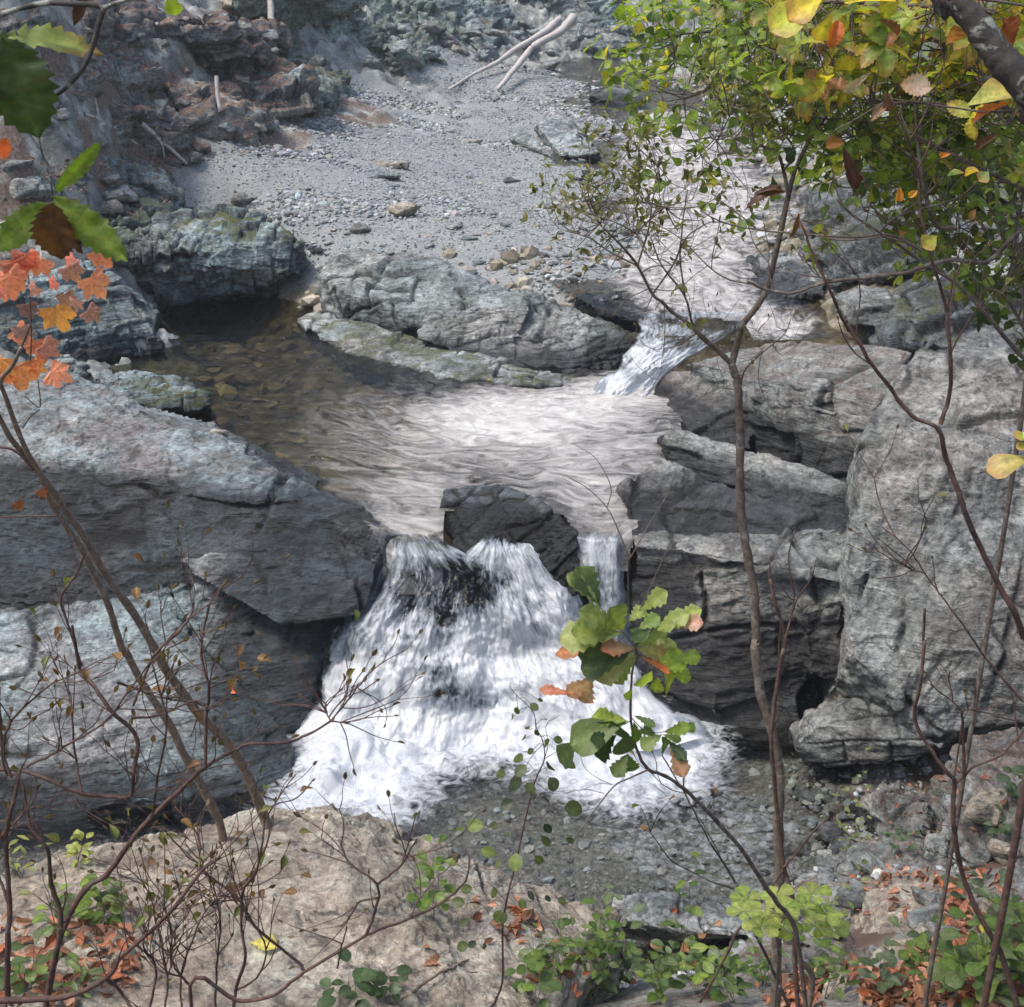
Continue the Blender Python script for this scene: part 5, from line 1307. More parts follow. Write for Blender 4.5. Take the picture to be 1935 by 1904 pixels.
azalea('long arching bare twig rising over the tan slab', [
    (B(7, [(1000,1790),(1250,1870),(1440,1840),(1600,1720),(1904,1540)]) + B(8, [(250,1510),(460,1430),(600,1360),(720,1260),(755,1150),(735,1070)]), 5.2, 2.2, 0),
    (B(8, [(210,1530),(260,1400),(270,1260),(130,1150),(80,1050)]), 3.6, 2, 0), (B(8, [(270,1260),(400,1150),(480,1020)]), 3, 1.6, 0),
    (B(8, [(270,1330),(180,1350),(130,1420)]), 2.8, 2.2, 0), (B(8, [(60,1700),(80,1600),(110,1480)]), 2.4, 1.6, 0),
    (B(8, [(450,1430),(500,1300)]), 2.2, 1.4, 0)], 3.0, 14, leafy=0.1)

# ---- azalea tree, centre right
E = []
trunk = B(9, [(590,1960),(605,1700),(600,1400),(620,1200),(612,1000),(618,800),(612,600),(560,400),(520,260),(488,0)]) + B(6, [(500,1700),(490,1500),(478,1350),(440,1150),(415,950),(410,750),(412,560),(402,400),(395,300),(368,205)])
et = path(trunk, 6.0, 6.4)
ex, eb = foot(et[::-1].copy())
tr = root('azalea_tree', 'slender forked azalea tree with fine twiggy crown right of centre', 'tree', eb)
wd = Wood(); m_ = mpp(6.2)
wd.tube(ex[::-1], 12.5 * m_, 7.5 * m_, 10, taper=0.7, knob=0.002); wd.build('trunk', 'bark', tr)
wf = Wood(); lv = Leaves(); cr = []
def fork(L, r0, r1, y=6.4, y2=None):
    p = path(L, y, y2, 0.02); wf.tube(p, r0 * m_, r1 * m_, 7, taper=0.8); cr.append(crom(p, 4)); return p
fork(B(6, [(368,205),(390,120),(420,0)]) + B(3, [(430,1700),(540,1550),(600,1330),(650,1100),(665,1030)]), 7.0, 5.0)
fork(B(6, [(368,205),(300,140),(200,50),(150,0)]) + B(3, [(50,1640),(0,1590)]) + B(2, [(1720,1550),(1640,1400),(1560,1300),(1440,1180)]), 5.6, 1.8, 6.4, 6.2)
fork(B(3, [(665,1030),(640,900),(600,800),(490,750),(470,650),(450,560)]), 4, 1.4)
fork(B(3, [(665,1030),(700,900),(770,750),(860,620),(930,500),(1040,320),(1170,80),(1220,-40)]), 4.5, 2)
fork(B(3, [(640,900),(700,800),(600,650),(520,520),(430,460)]), 2.4, 1); fork(B(3, [(770,750),(720,600),(700,480),(760,300)]), 2.4, 1)
fork(B(3, [(340,1880),(180,1750),(120,1560),(0,1400),(-60,1250)]), 3.2, 1.2); fork(B(3, [(120,1560),(100,1300),(230,1180),(320,1170)]), 2, .8)
fork(B(2, [(1640,1400),(1500,1330),(1400,1260),(1320,1230)]), 2.0, .8); fork(B(2, [(1640,1400),(1700,1200),(1720,1050),(1760,950)]), 2.2, .9)
fork(B(2, [(1720,1550),(1850,1350),(1880,1150),(1904,1000)]), 2.2, .9); fork(B(2, [(1440,1180),(1380,1080),(1340,980),(1320,920)]), 1.6, .7)
fork(B(6, [(405,420),(430,250),(520,150),(640,50),(680,-40)]), 2.2, .8); fork(B(6, [(395,340),(300,330),(200,380)]), 1.4, .7)
SML = [(0.10, 0.12, 0.03), (0.14, 0.15, 0.04), (0.17, 0.16, 0.05), (0.08, 0.10, 0.03)]
def in_px(p): 
    dd = p @ FWD; return CX + p[0] / dd * F, CY - (p @ UP) / dd * F
# fine twigs through the two clumps of the crown
def fill(poly, n, y, spread, prm, wood, leaves, r=0.0022, L=0.16, hub=None):
    xs = [a for a, b in poly]; ys = [b for a, b in poly]; k = 0
    hubs = np.concatenate(hub if hub is not None else cr)
    while k < n:
        a, b = random.uniform(min(xs), max(xs)), random.uniform(min(ys), max(ys))
        if not inpoly(np.array([[a, b]]), poly)[0]: continue
        tgt = P(a, b, y + random.uniform(-spread, spread))
        i = np.argmin(np.linalg.norm(hubs - tgt, axis=1)); h = hubs[i]
        d = tgt - h; D = np.linalg.norm(d)
        if D > 1e-3:
            mid = (h + tgt) / 2 + rv() * D * 0.12
            wood.tube([h, mid, tgt], r * 1.2 + 0.0008, r * 0.8, 4, 3)
            if D > 0.25 and len(hubs) < 4000: hubs = np.concatenate([hubs, [mid, tgt]])
        sprout(wood, leaves, tgt, d / (D + 1e-6) + np.array([0, 0, 0.5]) + rv() * .4, L, r * 0.8, 1, prm)
        k += 1
prm = dict(leaf=whorl((2, 4), 0.045, 'oval', SML, tilt=0.9, fold=0.4), kids=3, bend=0.3, spread=0.9, lift=0.15, mid=0.3)
fill([(1050,390),(1130,330),(1210,250),(1260,330),(1330,380),(1340,480),(1300,540),(1200,540),(1130,500),(1060,450),(1000,460)], 75, 6.3, 0.35, prm, wf, lv)
fill([(1340,120),(1450,60),(1600,90),(1650,200),(1600,330),(1500,300),(1400,330),(1340,260)], 85, 6.4, 0.5, prm, wf, lv)
prm2 = dict(leaf=lambda l_, p, d: bud(l_, p, d) if random.random() < .6 else None, kids=2, bend=0.35, spread=0.9, lift=0.1)
fill([(1150,560),(1400,560),(1500,640),(1450,760),(1250,740),(1160,650)], 26, 6.3, 0.3, prm2, wf, lv, r=0.0016, L=0.2)
wf.build('branch', 'bark', tr); lv.build('foliage', 'leaf', tr)

# reddish leafless stem beside it
azalea('reddish bare stem climbing beside the forked azalea tree', [
    (B(9, [(720,1960),(690,1500),(680,1300),(640,1170),(600,800),(575,520),(580,400),(600,250),(640,20)]) + B(6, [(620,1800),(650,1640),(600,1480),(570,1340)]), 5.5, 3.5, 0),
    (B(9, [(640,1170),(720,1080),(800,980),(880,900)]), 3, 1.6, 0), (B(9, [(640,1180),(500,1380),(400,1500),(330,1650),(200,1880)]), 3, 3, 0),
    (B(6, [(650,1640),(690,1480),(700,1350)]), 2, 1, 0)], 5.6, 8, leafy=0.1)
azalea('smooth curved tan stem at the bottom beside the azalea tree foot', [
    (B(9, [(765,1960),(790,1740),(720,1650),(700,1500),(690,1350),(650,1200)]), 9, 5, 0)], 5.7, 2, leafy=0.1, mat='bark_tan')
azalea('thin black stem slanting across the bottom right of centre', [
    (B(9, [(680,1960),(560,1660),(480,1500),(430,1350),(370,1220),(250,1030),(120,780),(0,580)]), 5.0, 1.6, 0),
    (B(9, [(390,1285),(250,1240),(80,1155)]), 2, 1, 0)], 5.0, 5, leafy=0.4, mat='bark_dark')

# ---- bare saplings, right
azalea('bare upright sapling with cupped fork in the lower right', [
    (B(9, [(1880,1960),(1790,1640),(1730,1530),(1650,1380),(1580,1200),(1540,1000),(1530,850),(1540,720),(1500,670),(1420,560),(1330,390),(1360,200),(1380,0)]) + B(6, [(1375,1650),(1383,1490)]), 7.5, 2.6, 0),
    (B(9, [(1540,730),(1590,690),(1640,640),(1780,580),(1904,450)]), 4, 2.2, 0), (B(9, [(1590,690),(1585,500),(1575,350),(1530,300)]), 4, 1.8, 0), (B(9, [(1575,350),(1640,320),(1650,200)]), 2, 1.2, 0),
    (B(9, [(1540,690),(1560,550),(1580,420)]), 2.2, 1.4, 0)], 5.2, 8, leafy=0.05)
azalea('leaning reddish branch sweeping across the right pillar', [
    (B(6, [(1990,1850),(1904,1640),(1850,1500),(1780,1380),(1680,1180),(1600,1000),(1550,850),(1490,680),(1450,540),(1320,480),(1200,330),(1080,170),(980,0)]) + B(3, [(980,1740),(880,1520),(800,1350),(730,1170)]), 7.5, 2.0, 0),
    (B(6, [(1465,520),(1510,370),(1520,200),(1500,0)]) + B(3, [(1490,1600),(1400,1300),(1360,1100),(1340,900),(1280,700),(1200,500)]), 4.5, 1.6, 0),
    (B(6, [(1900,1980),(1720,1770),(1600,1600),(1480,1440),(1380,1300),(1300,1180),(1160,1060)]), 2.6, 1.2, 0.2), (B(6, [(1380,1300),(1300,1280),(1250,1240)]), 1.4, 1, 0.2)], 4.6, 16, leafy=0.15)
azalea('pale horizontal branches crossing in front of the upper right cliff', [
    (B(3, [(1990,1390),(1700,1385),(1500,1370),(1300,1430),(1100,1460),(850,1490),(700,1540),(560,1530),(450,1480)]), 5, 2.4, 0),
    (B(3, [(1990,1960),(1850,1830),(1700,1650),(1560,1500),(1400,1400),(1200,1260),(1000,1130),(920,1050)]), 5, 1.8, 0.2),
    (B(3, [(1370,1320),(1200,1240),(1000,1250),(700,1230),(500,1210),(320,1170),(200,1110)]), 3, 1.2, 0.2),
    (B(3, [(1260,1270),(1150,1230),(1240,1140),(1400,1090)]), 2.4, 1.2, 0.1),
    (B(3, [(1990,1950),(1900,1720),(1800,1560),(1700,1510)]), 4, 2, 0), (B(3, [(1790,1560),(1820,1450),(1870,1370)]), 2.4, 1.4, 0),
    (B(3, [(1540,1200),(1440,1180),(1380,1000),(1340,700),(1330,500)]), 5, 2.4, 0.3)], 5.4, 30, leafy=0.2, mat='bark')

# ---- corner limb
lm = root('tree_limb', 'thick dark lichened limb crossing the upper right corner', 'limb', P(2000, 250, 3.4))
wl = Wood(); m_ = mpp(3.4)
lp = path(B(3, [(1440,-120),(1520,-20),(1620,90),(1720,220),(1800,330),(1910,450),(2100,680)]), 3.4, 3.3)
lq = lp[-1]; lh, _n = drop(lq[0] + 1.5, lq[1] - 0.6, 0)
lp = np.concatenate([[lp[0] + np.array([-0.9, 0.3, 2.2]), lp[0] + np.array([-0.35, 0.1, 0.8])], lp, [lq + np.array([0.5, -0.15, -0.55]), lq * .5 + lh * .5 + np.array([.25, 0, 0]), lh + np.array([0, 0, -.1])]])
wl.tube(lp, 15 * m_, 34 * m_, 14, knob=0.001)
wl.build('limb', 'bark_dark', lm)
# ---- leafy crowns, upper right
def crown(label, kind, base, lines, fills, bark, leafmat='leaf', cat='tree'):
    ob = root(kind, label, cat, base)
    wt = Wood(); wd = Wood(); lv = Leaves(); hubs = []
    for L, y, y2, r0, r1 in lines:
        p = path(L, y, y2, 0.03); hubs.append(wd.tube(p, r0 * mpp(y), r1 * mpp(y), 7, 5, taper=0.8))
    b = np.array(base); t0 = hubs[0][0]
    wt.tube([b, b * 0.6 + t0 * 0.4 + np.array([0.15, 0, 0.3]), t0 + np.array([0.05, 0, -0.1]), t0], 0.06, lines[0][3] * mpp(lines[0][1]), 9, 6)
    for poly, n, y, spread, pr, r, L in fills: fill(poly, n, y, spread, pr, wd, lv, r, L, hub=hubs)
    wt.build('trunk', bark, ob); wd.build('branch', bark, ob); lv.build('foliage', leafmat, ob)
    return ob
def gbase(x, y):
    h, _ = drop(x, y); return h + np.array([0, 0, -0.08])
YG = [(0.20, 0.29, 0.035), (0.28, 0.36, 0.05), (0.15, 0.22, 0.03), (0.36, 0.38, 0.05), (0.13, 0.21, 0.04), (0.22, 0.30, 0.06)]
BIG = YELL + YELL + YELL + YG + YG + [RUST[1], RUST[3]]
MID = GREEN + [(0.16, 0.24, 0.045), (0.20, 0.28, 0.05), (0.26, 0.33, 0.06)]
prA = dict(leaf=whorl((3, 5), 0.10, 'obov', MID + YG + YG + YELL, tilt=0.4, fold=0.25, wide=1.1), kids=2, bend=0.35, spread=0.9, lift=0.15)
crown('leafy green bush overhanging the stream at the left of the upper right foliage', 'leafy_tree', gbase(5.6, 11.5),
      [(B(3, [(1500,500),(1100,420),(800,380),(480,340),(380,160),(250,0)]), 9.5, 9, 8, 3), (B(3, [(800,380),(400,350),(300,180),(100,180)]), 9.2, 9, 4, 2), (B(3, [(300,180),(420,100),(560,-20)]), 9.2, 9, 3, 2), (B(3, [(480,340),(350,400),(220,480),(120,520)]), 9, 9, 4, 2)],
      [([(1210,70),(1290,15),(1420,-10),(1560,0),(1500,120),(1440,210),(1380,340),(1310,320),(1270,220),(1215,150)], 145, 9, 0.7, prA, .003, .22)], 'bark')
prB = dict(leaf=whorl((3, 5), 0.115, 'tooth', BIG, tilt=0.3, fold=0.35, wide=0.95, curl=0.35, twist=0.3, edge=(0.38, 0.20, 0.05)), kids=1, bend=0.3, spread=0.8, lift=0.1)
prC = dict(leaf=whorl((3, 5), 0.085, 'obov', SML + YG + YG + MID, tilt=0.6, fold=0.3), kids=3, bend=0.3, spread=0.9, lift=0.12)
crown('chestnut like tree with broad yellow and green leaves turning brown at upper right', 'autumn_tree', gbase(4.4, 6.0),
      [(B(3, [(2000,700),(1740,500),(1640,380),(1540,300),(1480,230),(1340,180),(1240,120)]), 6, 5.6, 8, 3), (B(3, [(2000,100),(1700,60),(1400,40),(1100,20),(700,10)]), 5.8, 5.4, 6, 2.5), (B(3, [(2000,640),(1850,570),(1600,570),(1350,540),(1100,560)]), 5.9, 5.4, 5, 2), (B(3, [(1904,1000),(1700,900),(1500,800),(1300,700)]), 6, 5.6, 4, 2)],
      [([(1460,-10),(1960,-10),(1960,250),(1880,240),(1780,230),(1640,210),(1560,120),(1470,60)], 195, 5.8, 0.6, prB, .003, .16),
       ([(1560,330),(1700,340),(1935,420),(1935,520),(1800,500),(1640,430)], 25, 6.4, 0.6, prC, .0022, .18),
       ([(1400,60),(1500,60),(1700,200),(1960,240),(1960,360),(1800,340),(1640,320),(1480,250)], 190, 6.8, 0.9, prC, .0022, .16)], 'bark')
prD = dict(leaf=whorl((3, 5), 0.09, 'oval', GREEN + SML + [(0.04, 0.07, 0.02)], tilt=0.5, fold=0.3), kids=3, bend=0.3, spread=0.9, lift=0.1)
crown('dark green shrub hanging over the shaded cliff at the right edge', 'leafy_shrub', gbase(5.4, 8.5),
      [(B(3, [(2050,1300),(1850,1100),(1700,1000),(1550,900),(1400,800)]), 8, 7.6, 5, 2), (B(3, [(1850,1100),(1860,900),(1800,700),(1750,500)]), 7.8, 7.6, 4, 2)],
      [([(1700,280),(1960,280),(1960,700),(1900,640),(1850,520),(1790,440),(1690,400),(1620,340)], 90, 7.9, 0.8, prD, .0025, .16)], 'bark_dark', cat='shrub')
# single big leaves that catch the eye: hung on the autumn tree's twigs
hang = root('autumn_branch', 'drooping twigs with large curled brown and yellow leaves at upper right', 'branch', P(2000, 140, 4.4))
wd = Wood(); lv = Leaves(); m_ = mpp(4.4)
HT = []
_tube = wd.tube
def hung(*a_, **k_):
    w1 = Wood(); w1.tube(*a_, **k_); w1.build('twig', 'bark', hang)
wd.tube = hung
wd.tube(path(B(3, [(2080,380),(1880,560),(1720,590),(1550,570),(1340,540),(1200,520)]), 4.4), 2.6 * m_, 1.2 * m_, 5)
wd.tube(path(B(3, [(2080,60),(1700,0),(1300,-30),(900,-20),(800,40)]), 4.4), 2.6 * m_, 1.2 * m_, 5)
wd.tube(path(B(3, [(1200,520),(1000,640),(900,700),(700,940)]), 4.4), 1.3 * m_, .8 * m_, 4)
wd.tube(path(B(3, [(1720,590),(1640,660),(1760,700)]), 4.4), 1.2 * m_, .8 * m_, 4)
Y_, Y2_, BR, OR_ = (0.60, 0.50, 0.05), (0.40, 0.44, 0.05), (0.13, 0.06, 0.035), (0.48, 0.13, 0.03)
for a, b, sh, c, wide, nr in [((860,-20),(660,90),'obov',Y_,1.3,(0,-.6,1)),((860,0),(560,160),'obov',(0.44,0.50,0.05),1.1,(0,-.6,1)),((900,60),(810,230),'obov',Y_,1.1,(0.3,-1,.5)),((960,20),(1240,-30),'obov',Y_,1.2,(0,-.6,1)),
      ((930,110),(880,260),'tooth',OR_,1.3,(0,-1,.3)),((1130,100),(1270,180),'obov',(0.2,0.08,0.03),1.0,(0,-.8,1)),((1420,470),(1250,440),'tooth',(0.55,0.42,0.33),1.3,(0,-1,.6)),((1100,380),(940,500),'obov',(0.40,0.30,0.22),.8,(0.3,-1,.8)),
      ((1170,480),(1210,590),'obov',BR,1.1,(0,-1,.2)),((1540,130),(1520,280),'tooth',(0.30,0.12,0.04),1.6,(.2,-1,.2)),((1800,100),(1890,230),'tooth',(0.26,0.08,0.03),1.8,(0,-1,.4)),((1850,540),(1620,600),'obov',OR_,.8,(0,-.7,1)),
      ((1600,560),(1870,470),'obov',(0.44,0.46,0.12),1.3,(0,-.5,1)),((950,760),(1020,1010),'obov',(0.07,0.03,0.02),.8,(0,-1,.2)),((960,750),(850,770),'obov',(0.30,0.13,0.04),1.3,(0,-1,.2)),((650,1010),(430,1040),'tooth',(0.09,0.045,0.03),.8,(0,-.4,1)),
      ((640,1010),(500,960),'tooth',(0.10,0.05,0.03),.7,(0,-.8,1)),((720,1120),(690,1280),'narrow',(0.16,0.07,0.03),.8,(0,-1,.2)),((1770,700),(1660,790),'obov',(0.10,0.05,0.03),1.3,(0,-1,.6)),((1760,700),(1850,830),'obov',(0.12,0.16,0.03),1.1,(0,-.7,1)),
      ((1450,1240),(1370,1300),'obov',(0.32,0.33,0.05),1.5,(0,-.8,1)),((1240,1210),(1290,1260),'obov',(0.14,0.07,0.03),1.6,(0,-1,.3)),((100,0),(20,-20),'obov',(0.2,0.15,0.06),1,(0,-.8,1)),((1180,560),(1090,620),'obov',(0.26,0.17,0.12),1.1,(0,-.8,.8)),
      ((1500,930),(1590,900),'round',(0.16,0.24,0.05),1.2,(0,-.6,1)),((1600,930),(1650,890),'round',(0.62,0.42,0.05),1.3,(0,-.8,1)),((1720,900),(1670,950),'obov',(0.2,0.3,0.12),1.5,(0,-.8,1)),((1230,1060),(1260,990),'round',(0.60,0.26,0.04),1.3,(0,-.8,1)),((1300,1040),(1340,1000),'round',(0.62,0.30,0.04),1.3,(0,-.8,1)),((1470,830),(1500,800),'round',(0.66,0.24,0.04),1.3,(0,-.8,1))]:
    A = P(*B(3, [a])[0], 4.4); Bq = P(*B(3, [b])[0], 4.4 + random.uniform(-.05, .05))
    dead = c[1] < c[0] * 0.75
    if dead and sh == 'obov': sh = random.choice(['tooth', 'lobed'])
    lv.leaf(A, Bq - A, np.array(nr, float) + rv() * .3, np.linalg.norm(Bq - A), sh, c, fold=random.uniform(.5, 1.0) if dead else .35, curl=random.uniform(.1, .6) if dead else random.uniform(0, .25), wide=wide, twist=random.uniform(-.8, .8) if dead else 0.2, edge=None if dead else (0.42, 0.22, 0.05))
lv.build('foliage', 'leaf', hang)

# ---- leafy sprig, centre
y0 = 3.0; m_ = mpp(y0)
sp = []
stem = B(9, [(800,1960),(775,1850)]) 
stem = B(9, [(760,1980),(700,1500),(600,1350),(500,1200),(400,1050),(260,900),(120,760),(0,680)]) + B(8, [(1700,655),(1640,560),(1605,400),(1608,200),(1630,0)]) + B(5, [(1597,1470),(1593,1250),(1600,1228)])
ps = path(stem, 3.9, 3.0)
ext, fb = foot(ps[::-1].copy())
sg = root('leafy_sapling', 'pale stemmed sapling with whorls of green and pinkish leaves in the centre', 'sapling', fb)
wd = Wood(); lv = Leaves()
wd.tube(ext[::-1], 7.2 * mpp(3.8), 1.3 * m_, 7, taper=0.8, knob=0.0008)
for L, r0, r1 in [(B(5, [(1600,1228),(1540,1080),(1480,960),(1380,860),(1280,800)]), 1.3, .7), (B(5, [(1600,1228),(1700,1050),(1790,900),(1850,760)]), 1.3, .7), (B(5, [(1480,960),(1500,850),(1420,700),(1300,620)]), 1, .6), (B(5, [(1635,1700),(1540,1590),(1440,1480)]), 1.3, .8),
      (B(5, [(1650,1500),(1720,1350),(1830,1100),(1904,900)]), 1.4, .8), (B(8, [(1600,400),(1560,420),(1500,400)]), 1.2, .8), (B(8, [(1605,380),(1680,450),(1760,460),(1830,430)]), 1.2, .7), (B(8, [(1700,655),(1600,700),(1520,740),(1430,850),(1330,990),(1290,1080),(1285,1190)]), 2.0, .9),
      (B(8, [(1510,735),(1430,700),(1360,640),(1330,540)]), .8, .5), (B(8, [(1465,780),(1350,760),(1210,800)]), .8, .5), (B(8, [(1510,735),(1440,730),(1330,770)]), .8, .5)]:
    wd.tube(path(L, y0), r0 * m_, r1 * m_, 5)
wd.build('stem', 'bark', sg)
c1, c2, c3, c4, c5, c6 = (0.26, 0.32, 0.09), (0.22, 0.27, 0.08), (0.06, 0.10, 0.03), (0.56, 0.36, 0.24), (0.34, 0.33, 0.13), (0.55, 0.16, 0.05)
pk = (0.5, 0.22, 0.12)
def lf5(i, a, b, c, sh='lobed', wide=1.05, nr=(0, -.75, .8), edge=None, curl=.12, fold=.22):
    A = P(*B(i, [a])[0], y0 + random.uniform(-.02, .02)); Bq = P(*B(i, [b])[0], y0 + random.uniform(-.06, .04)); L_ = np.linalg.norm(Bq - A)
    lv.leaf(A, Bq - A, np.array(nr) + rv() * .2, L_ * 1.04, sh, c, fold=fold, curl=curl, wide=wide, edge=edge)
for a, b, c, kw in [((1445,1480),(1330,1270),c3,dict(wide=1.1,edge=(0.14,0.2,0.05))),((1440,1475),(1285,1300),c2,dict(wide=.7)),((1560,1620),(1228,1640),c1,dict(wide=.95)),((1560,1615),(1310,1600),c1,dict(wide=.9)),((1545,1600),(1350,1500),c2,dict(wide=.9)),
     ((1570,1600),(1512,1500),c2,dict(wide=1.2)),((1590,1560),(1680,1480),c1,dict(wide=1.1)),((1660,1500),(1785,1400),c1,dict(wide=1.0)),((1640,1600),(1755,1530),(0.16,0.25,0.06),dict(wide=1.1)),((1600,1600),(1680,1640),c3,dict(wide=1.2)),
     ((1710,1615),(1904,1510),c1,dict(wide=.8)),((1635,1700),(1830,1745),c5,dict(wide=.95,edge=pk)),((1635,1690),(1790,1620),c1,dict(wide=.8)),((1630,1700),(1465,1690),(0.40,0.27,0.15),dict(wide=.75,edge=(0.4,0.12,0.06))),
     ((1480,1680),(1200,1725),(0.62,0.26,0.13),dict(wide=.45)),((1620,1720),(1335,1730),c3,dict(wide=.9)),((1625,1720),(1330,1800),(0.09,0.14,0.05),dict(wide=1.0)),((1630,1720),(1420,1860),c5,dict(wide=1.0)),((1640,1730),(1500,1880),c1,dict(wide=.85)),
     ((1660,1740),(1810,1815),c6,dict(wide=.5,nr=(0,-.3,1))),((1700,1780),(1904,1760),(0.30,0.42,0.05),dict(wide=1.0))]:
    lf5(5, a, b, c, **kw)
for a, b, c, kw in [((1420,160),(1260,270),(0.45,0.30,0.17),dict(wide=.7,edge=pk)),((1400,170),(1345,305),(0.46,0.30,0.18),dict(wide=1.3,edge=pk)),((1300,260),(1125,225),(0.50,0.18,0.10),dict(wide=.6)),
     ((1590,400),(1280,520),(0.13,0.20,0.05),dict(wide=1.0,sh='obov')),((1340,500),(1215,620),(0.07,0.11,0.04),dict(wide=1.0,sh='obov')),((1590,400),(1390,370),(0.30,0.40,0.06),dict(wide=.8)),((1510,400),(1510,480),(0.06,0.11,0.03),dict(wide=1.6,sh='round')),
     ((1530,470),(1410,590),(0.05,0.085,0.03),dict(wide=1.2,sh='lobed')),((1520,480),(1400,500),(0.05,0.085,0.03),dict(wide=.9)),((1560,490),(1570,580),(0.10,0.15,0.05),dict(wide=1.6,sh='round')),((1590,570),(1520,690),(0.12,0.17,0.05),dict(wide=1.1)),((1590,575),(1620,670),(0.10,0.16,0.04),dict(wide=1.2)),
     ((1620,400),(1640,520),(0.14,0.22,0.04),dict(wide=.8)),((1620,370),(1730,420),(0.10,0.17,0.04),dict(wide=.6)),((1640,460),(1740,450),(0.12,0.2,0.04),dict(wide=.9)),((1770,470),(1660,540),(0.20,0.28,0.08),dict(wide=1.2)),((1770,470),(1870,500),(0.22,0.30,0.07),dict(wide=.8)),
     ((1780,460),(1904,430),(0.18,0.26,0.05),dict(wide=.7)),((1770,480),(1800,560),(0.14,0.2,0.05),dict(wide=.8)),((1800,500),(1890,600),(0.05,0.09,0.03),dict(wide=.8)),((1810,520),(1890,690),(0.42,0.24,0.15),dict(wide=.9,nr=(0,-1,.3))),
     ((1850,420),(1950,440),(0.2,0.3,0.05),dict(wide=1)),((1610,230),(1575,290),(0.3,0.42,0.05),dict(wide=.9)),((1620,210),(1700,170),(0.3,0.42,0.05),dict(wide=.9))]:
    lf5(8, a, b, c, **kw)
for a, b, c, kw in [((40,1580),(200,1490),(0.26,0.34,0.06),dict(wide=.9)),((60,1570),(210,1560),(0.52,0.30,0.22),dict(wide=1.0)),((-40,1600),(60,1570),c1,dict(wide=1)),((0,1700),(70,1660),c1,dict(wide=1.3)),((60,1760),(70,1690),(0.30,0.40,0.05),dict(wide=1.4,sh='round')),((60,1760),(200,1740),(0.28,0.38,0.05),dict(wide=1.0)),
     ((20,1810),(130,1770),(0.28,0.38,0.05),dict(wide=1.0)),((20,1820),(160,1850),(0.30,0.40,0.05),dict(wide=.9)),((10,1830),(60,1900),(0.36,0.44,0.05),dict(wide=1.4)),((0,1780),(50,1810),c6,dict(wide=.8)),((-20,1850),(-30,1930),(0.36,0.46,0.05),dict(wide=1.6))]:
    lf5(6, a, b, c, **kw)
lv.build('foliage', 'leaf', sg)

# ---- round leaved shrub
y0 = 3.7; m_ = mpp(y0)
st = B(8, [(870,1960),(890,1880),(930,1760),(930,1500),(950,1350),(1000,1150),(1050,920),(1100,720),(1150,600),(1140,500),(1110,440),(1090,350),(1000,260),(965,215)])
ps = path(st, 3.8, 3.6); ext, fb = foot(ps[::-1].copy())
sg = root('round_leaved_shrub', 'upright slender shrub with small round dark leaves at bottom centre', 'shrub', fb)
wd = Wood(); lv = Leaves(); wd.tube(ext[::-1], 3.8 * m_, .6 * m_, 6, taper=0.7)
RD = [(910,670,60,0),(985,740,75,2),(960,845,45,2),(1172,960,48,2),(865,1090,65,1),(1300,870,65,0),(1160,810,45,2),(1190,735,50,3),(1080,555,35,0),(1020,590,45,0),(1060,440,30,0),(1012,345,25,0),(1100,322,30,0),(1220,500,30,0),(1180,640,50,2),(790,950,55,1),(880,940,40,3),(1075,1320,35,2),(990,1140,55,1),(725,1460,32,0),(695,1360,45,0),(770,1575,30,2),(830,1590,40,2),(720,1595,45,0),(880,1300,45,0),(1160,1025,45,0),(1280,630,45,0),(1030,665,45,3),(1070,750,50,3),(955,1000,40,1),(1170,1340,30,2),(1240,1350,30,0),(1040,1360,35,0),(970,1410,30,2),(740,1280,40,0),(910,1430,45,0),(1170,390,28,0),(1040,490,28,0),(1105,465,28,0),(1165,510,35,0),(1130,290,20,0),(980,380,25,0),(1120,1130,35,0),(1290,1020,35,0),(900,1150,35,3),(940,1440,40,0),(1300,540,30,3)]
RC = [(0.085, 0.12, 0.035), (0.15, 0.21, 0.04), (0.035, 0.055, 0.03), (0.12, 0.15, 0.08)]
sp_ = crom(ps, 4)
for x, y_, s_, c_ in RD:
    ctr = P(*B(8, [(x, y_)])[0], y0 + random.uniform(-.12, .12)); i = np.argmin(np.linalg.norm(sp_ - ctr + np.array([0, 0, -.06]), axis=1)); h = sp_[i]
    d = ctr - h; d /= np.linalg.norm(d); S = s_ * 2 * 0.3592 * m_
    A = ctr - d * S / 2
    wd.tube([h, (h + A) / 2 + np.array([0, 0, .01]), A], .0011, .0007, 4, 3)
    lv.leaf(A, d + rv() * .25, np.array([random.uniform(-.5, .5), -.8, .9]), S, random.choice(['round', 'oval', 'round']), RC[c_], fold=.2, curl=.1)
for L in [[(1100,720),(1200,780),(1350,760)],[(1050,920),(1150,900),(1180,830)],[(1000,1150),(850,1180),(740,1100),(700,1000)],[(950,1350),(850,1250),(780,1260)],[(1150,600),(1170,520),(1160,420),(1230,370)],[(940,1800),(1000,1760),(1070,1750)],[(960,1300),(1100,1150),(1150,1170)]]:
    wd.tube(path(B(8, L), y0), .9 * m_, .5 * m_, 4)
wd.build('stem', 'bark_red', sg); lv.build('foliage', 'leaf', sg)

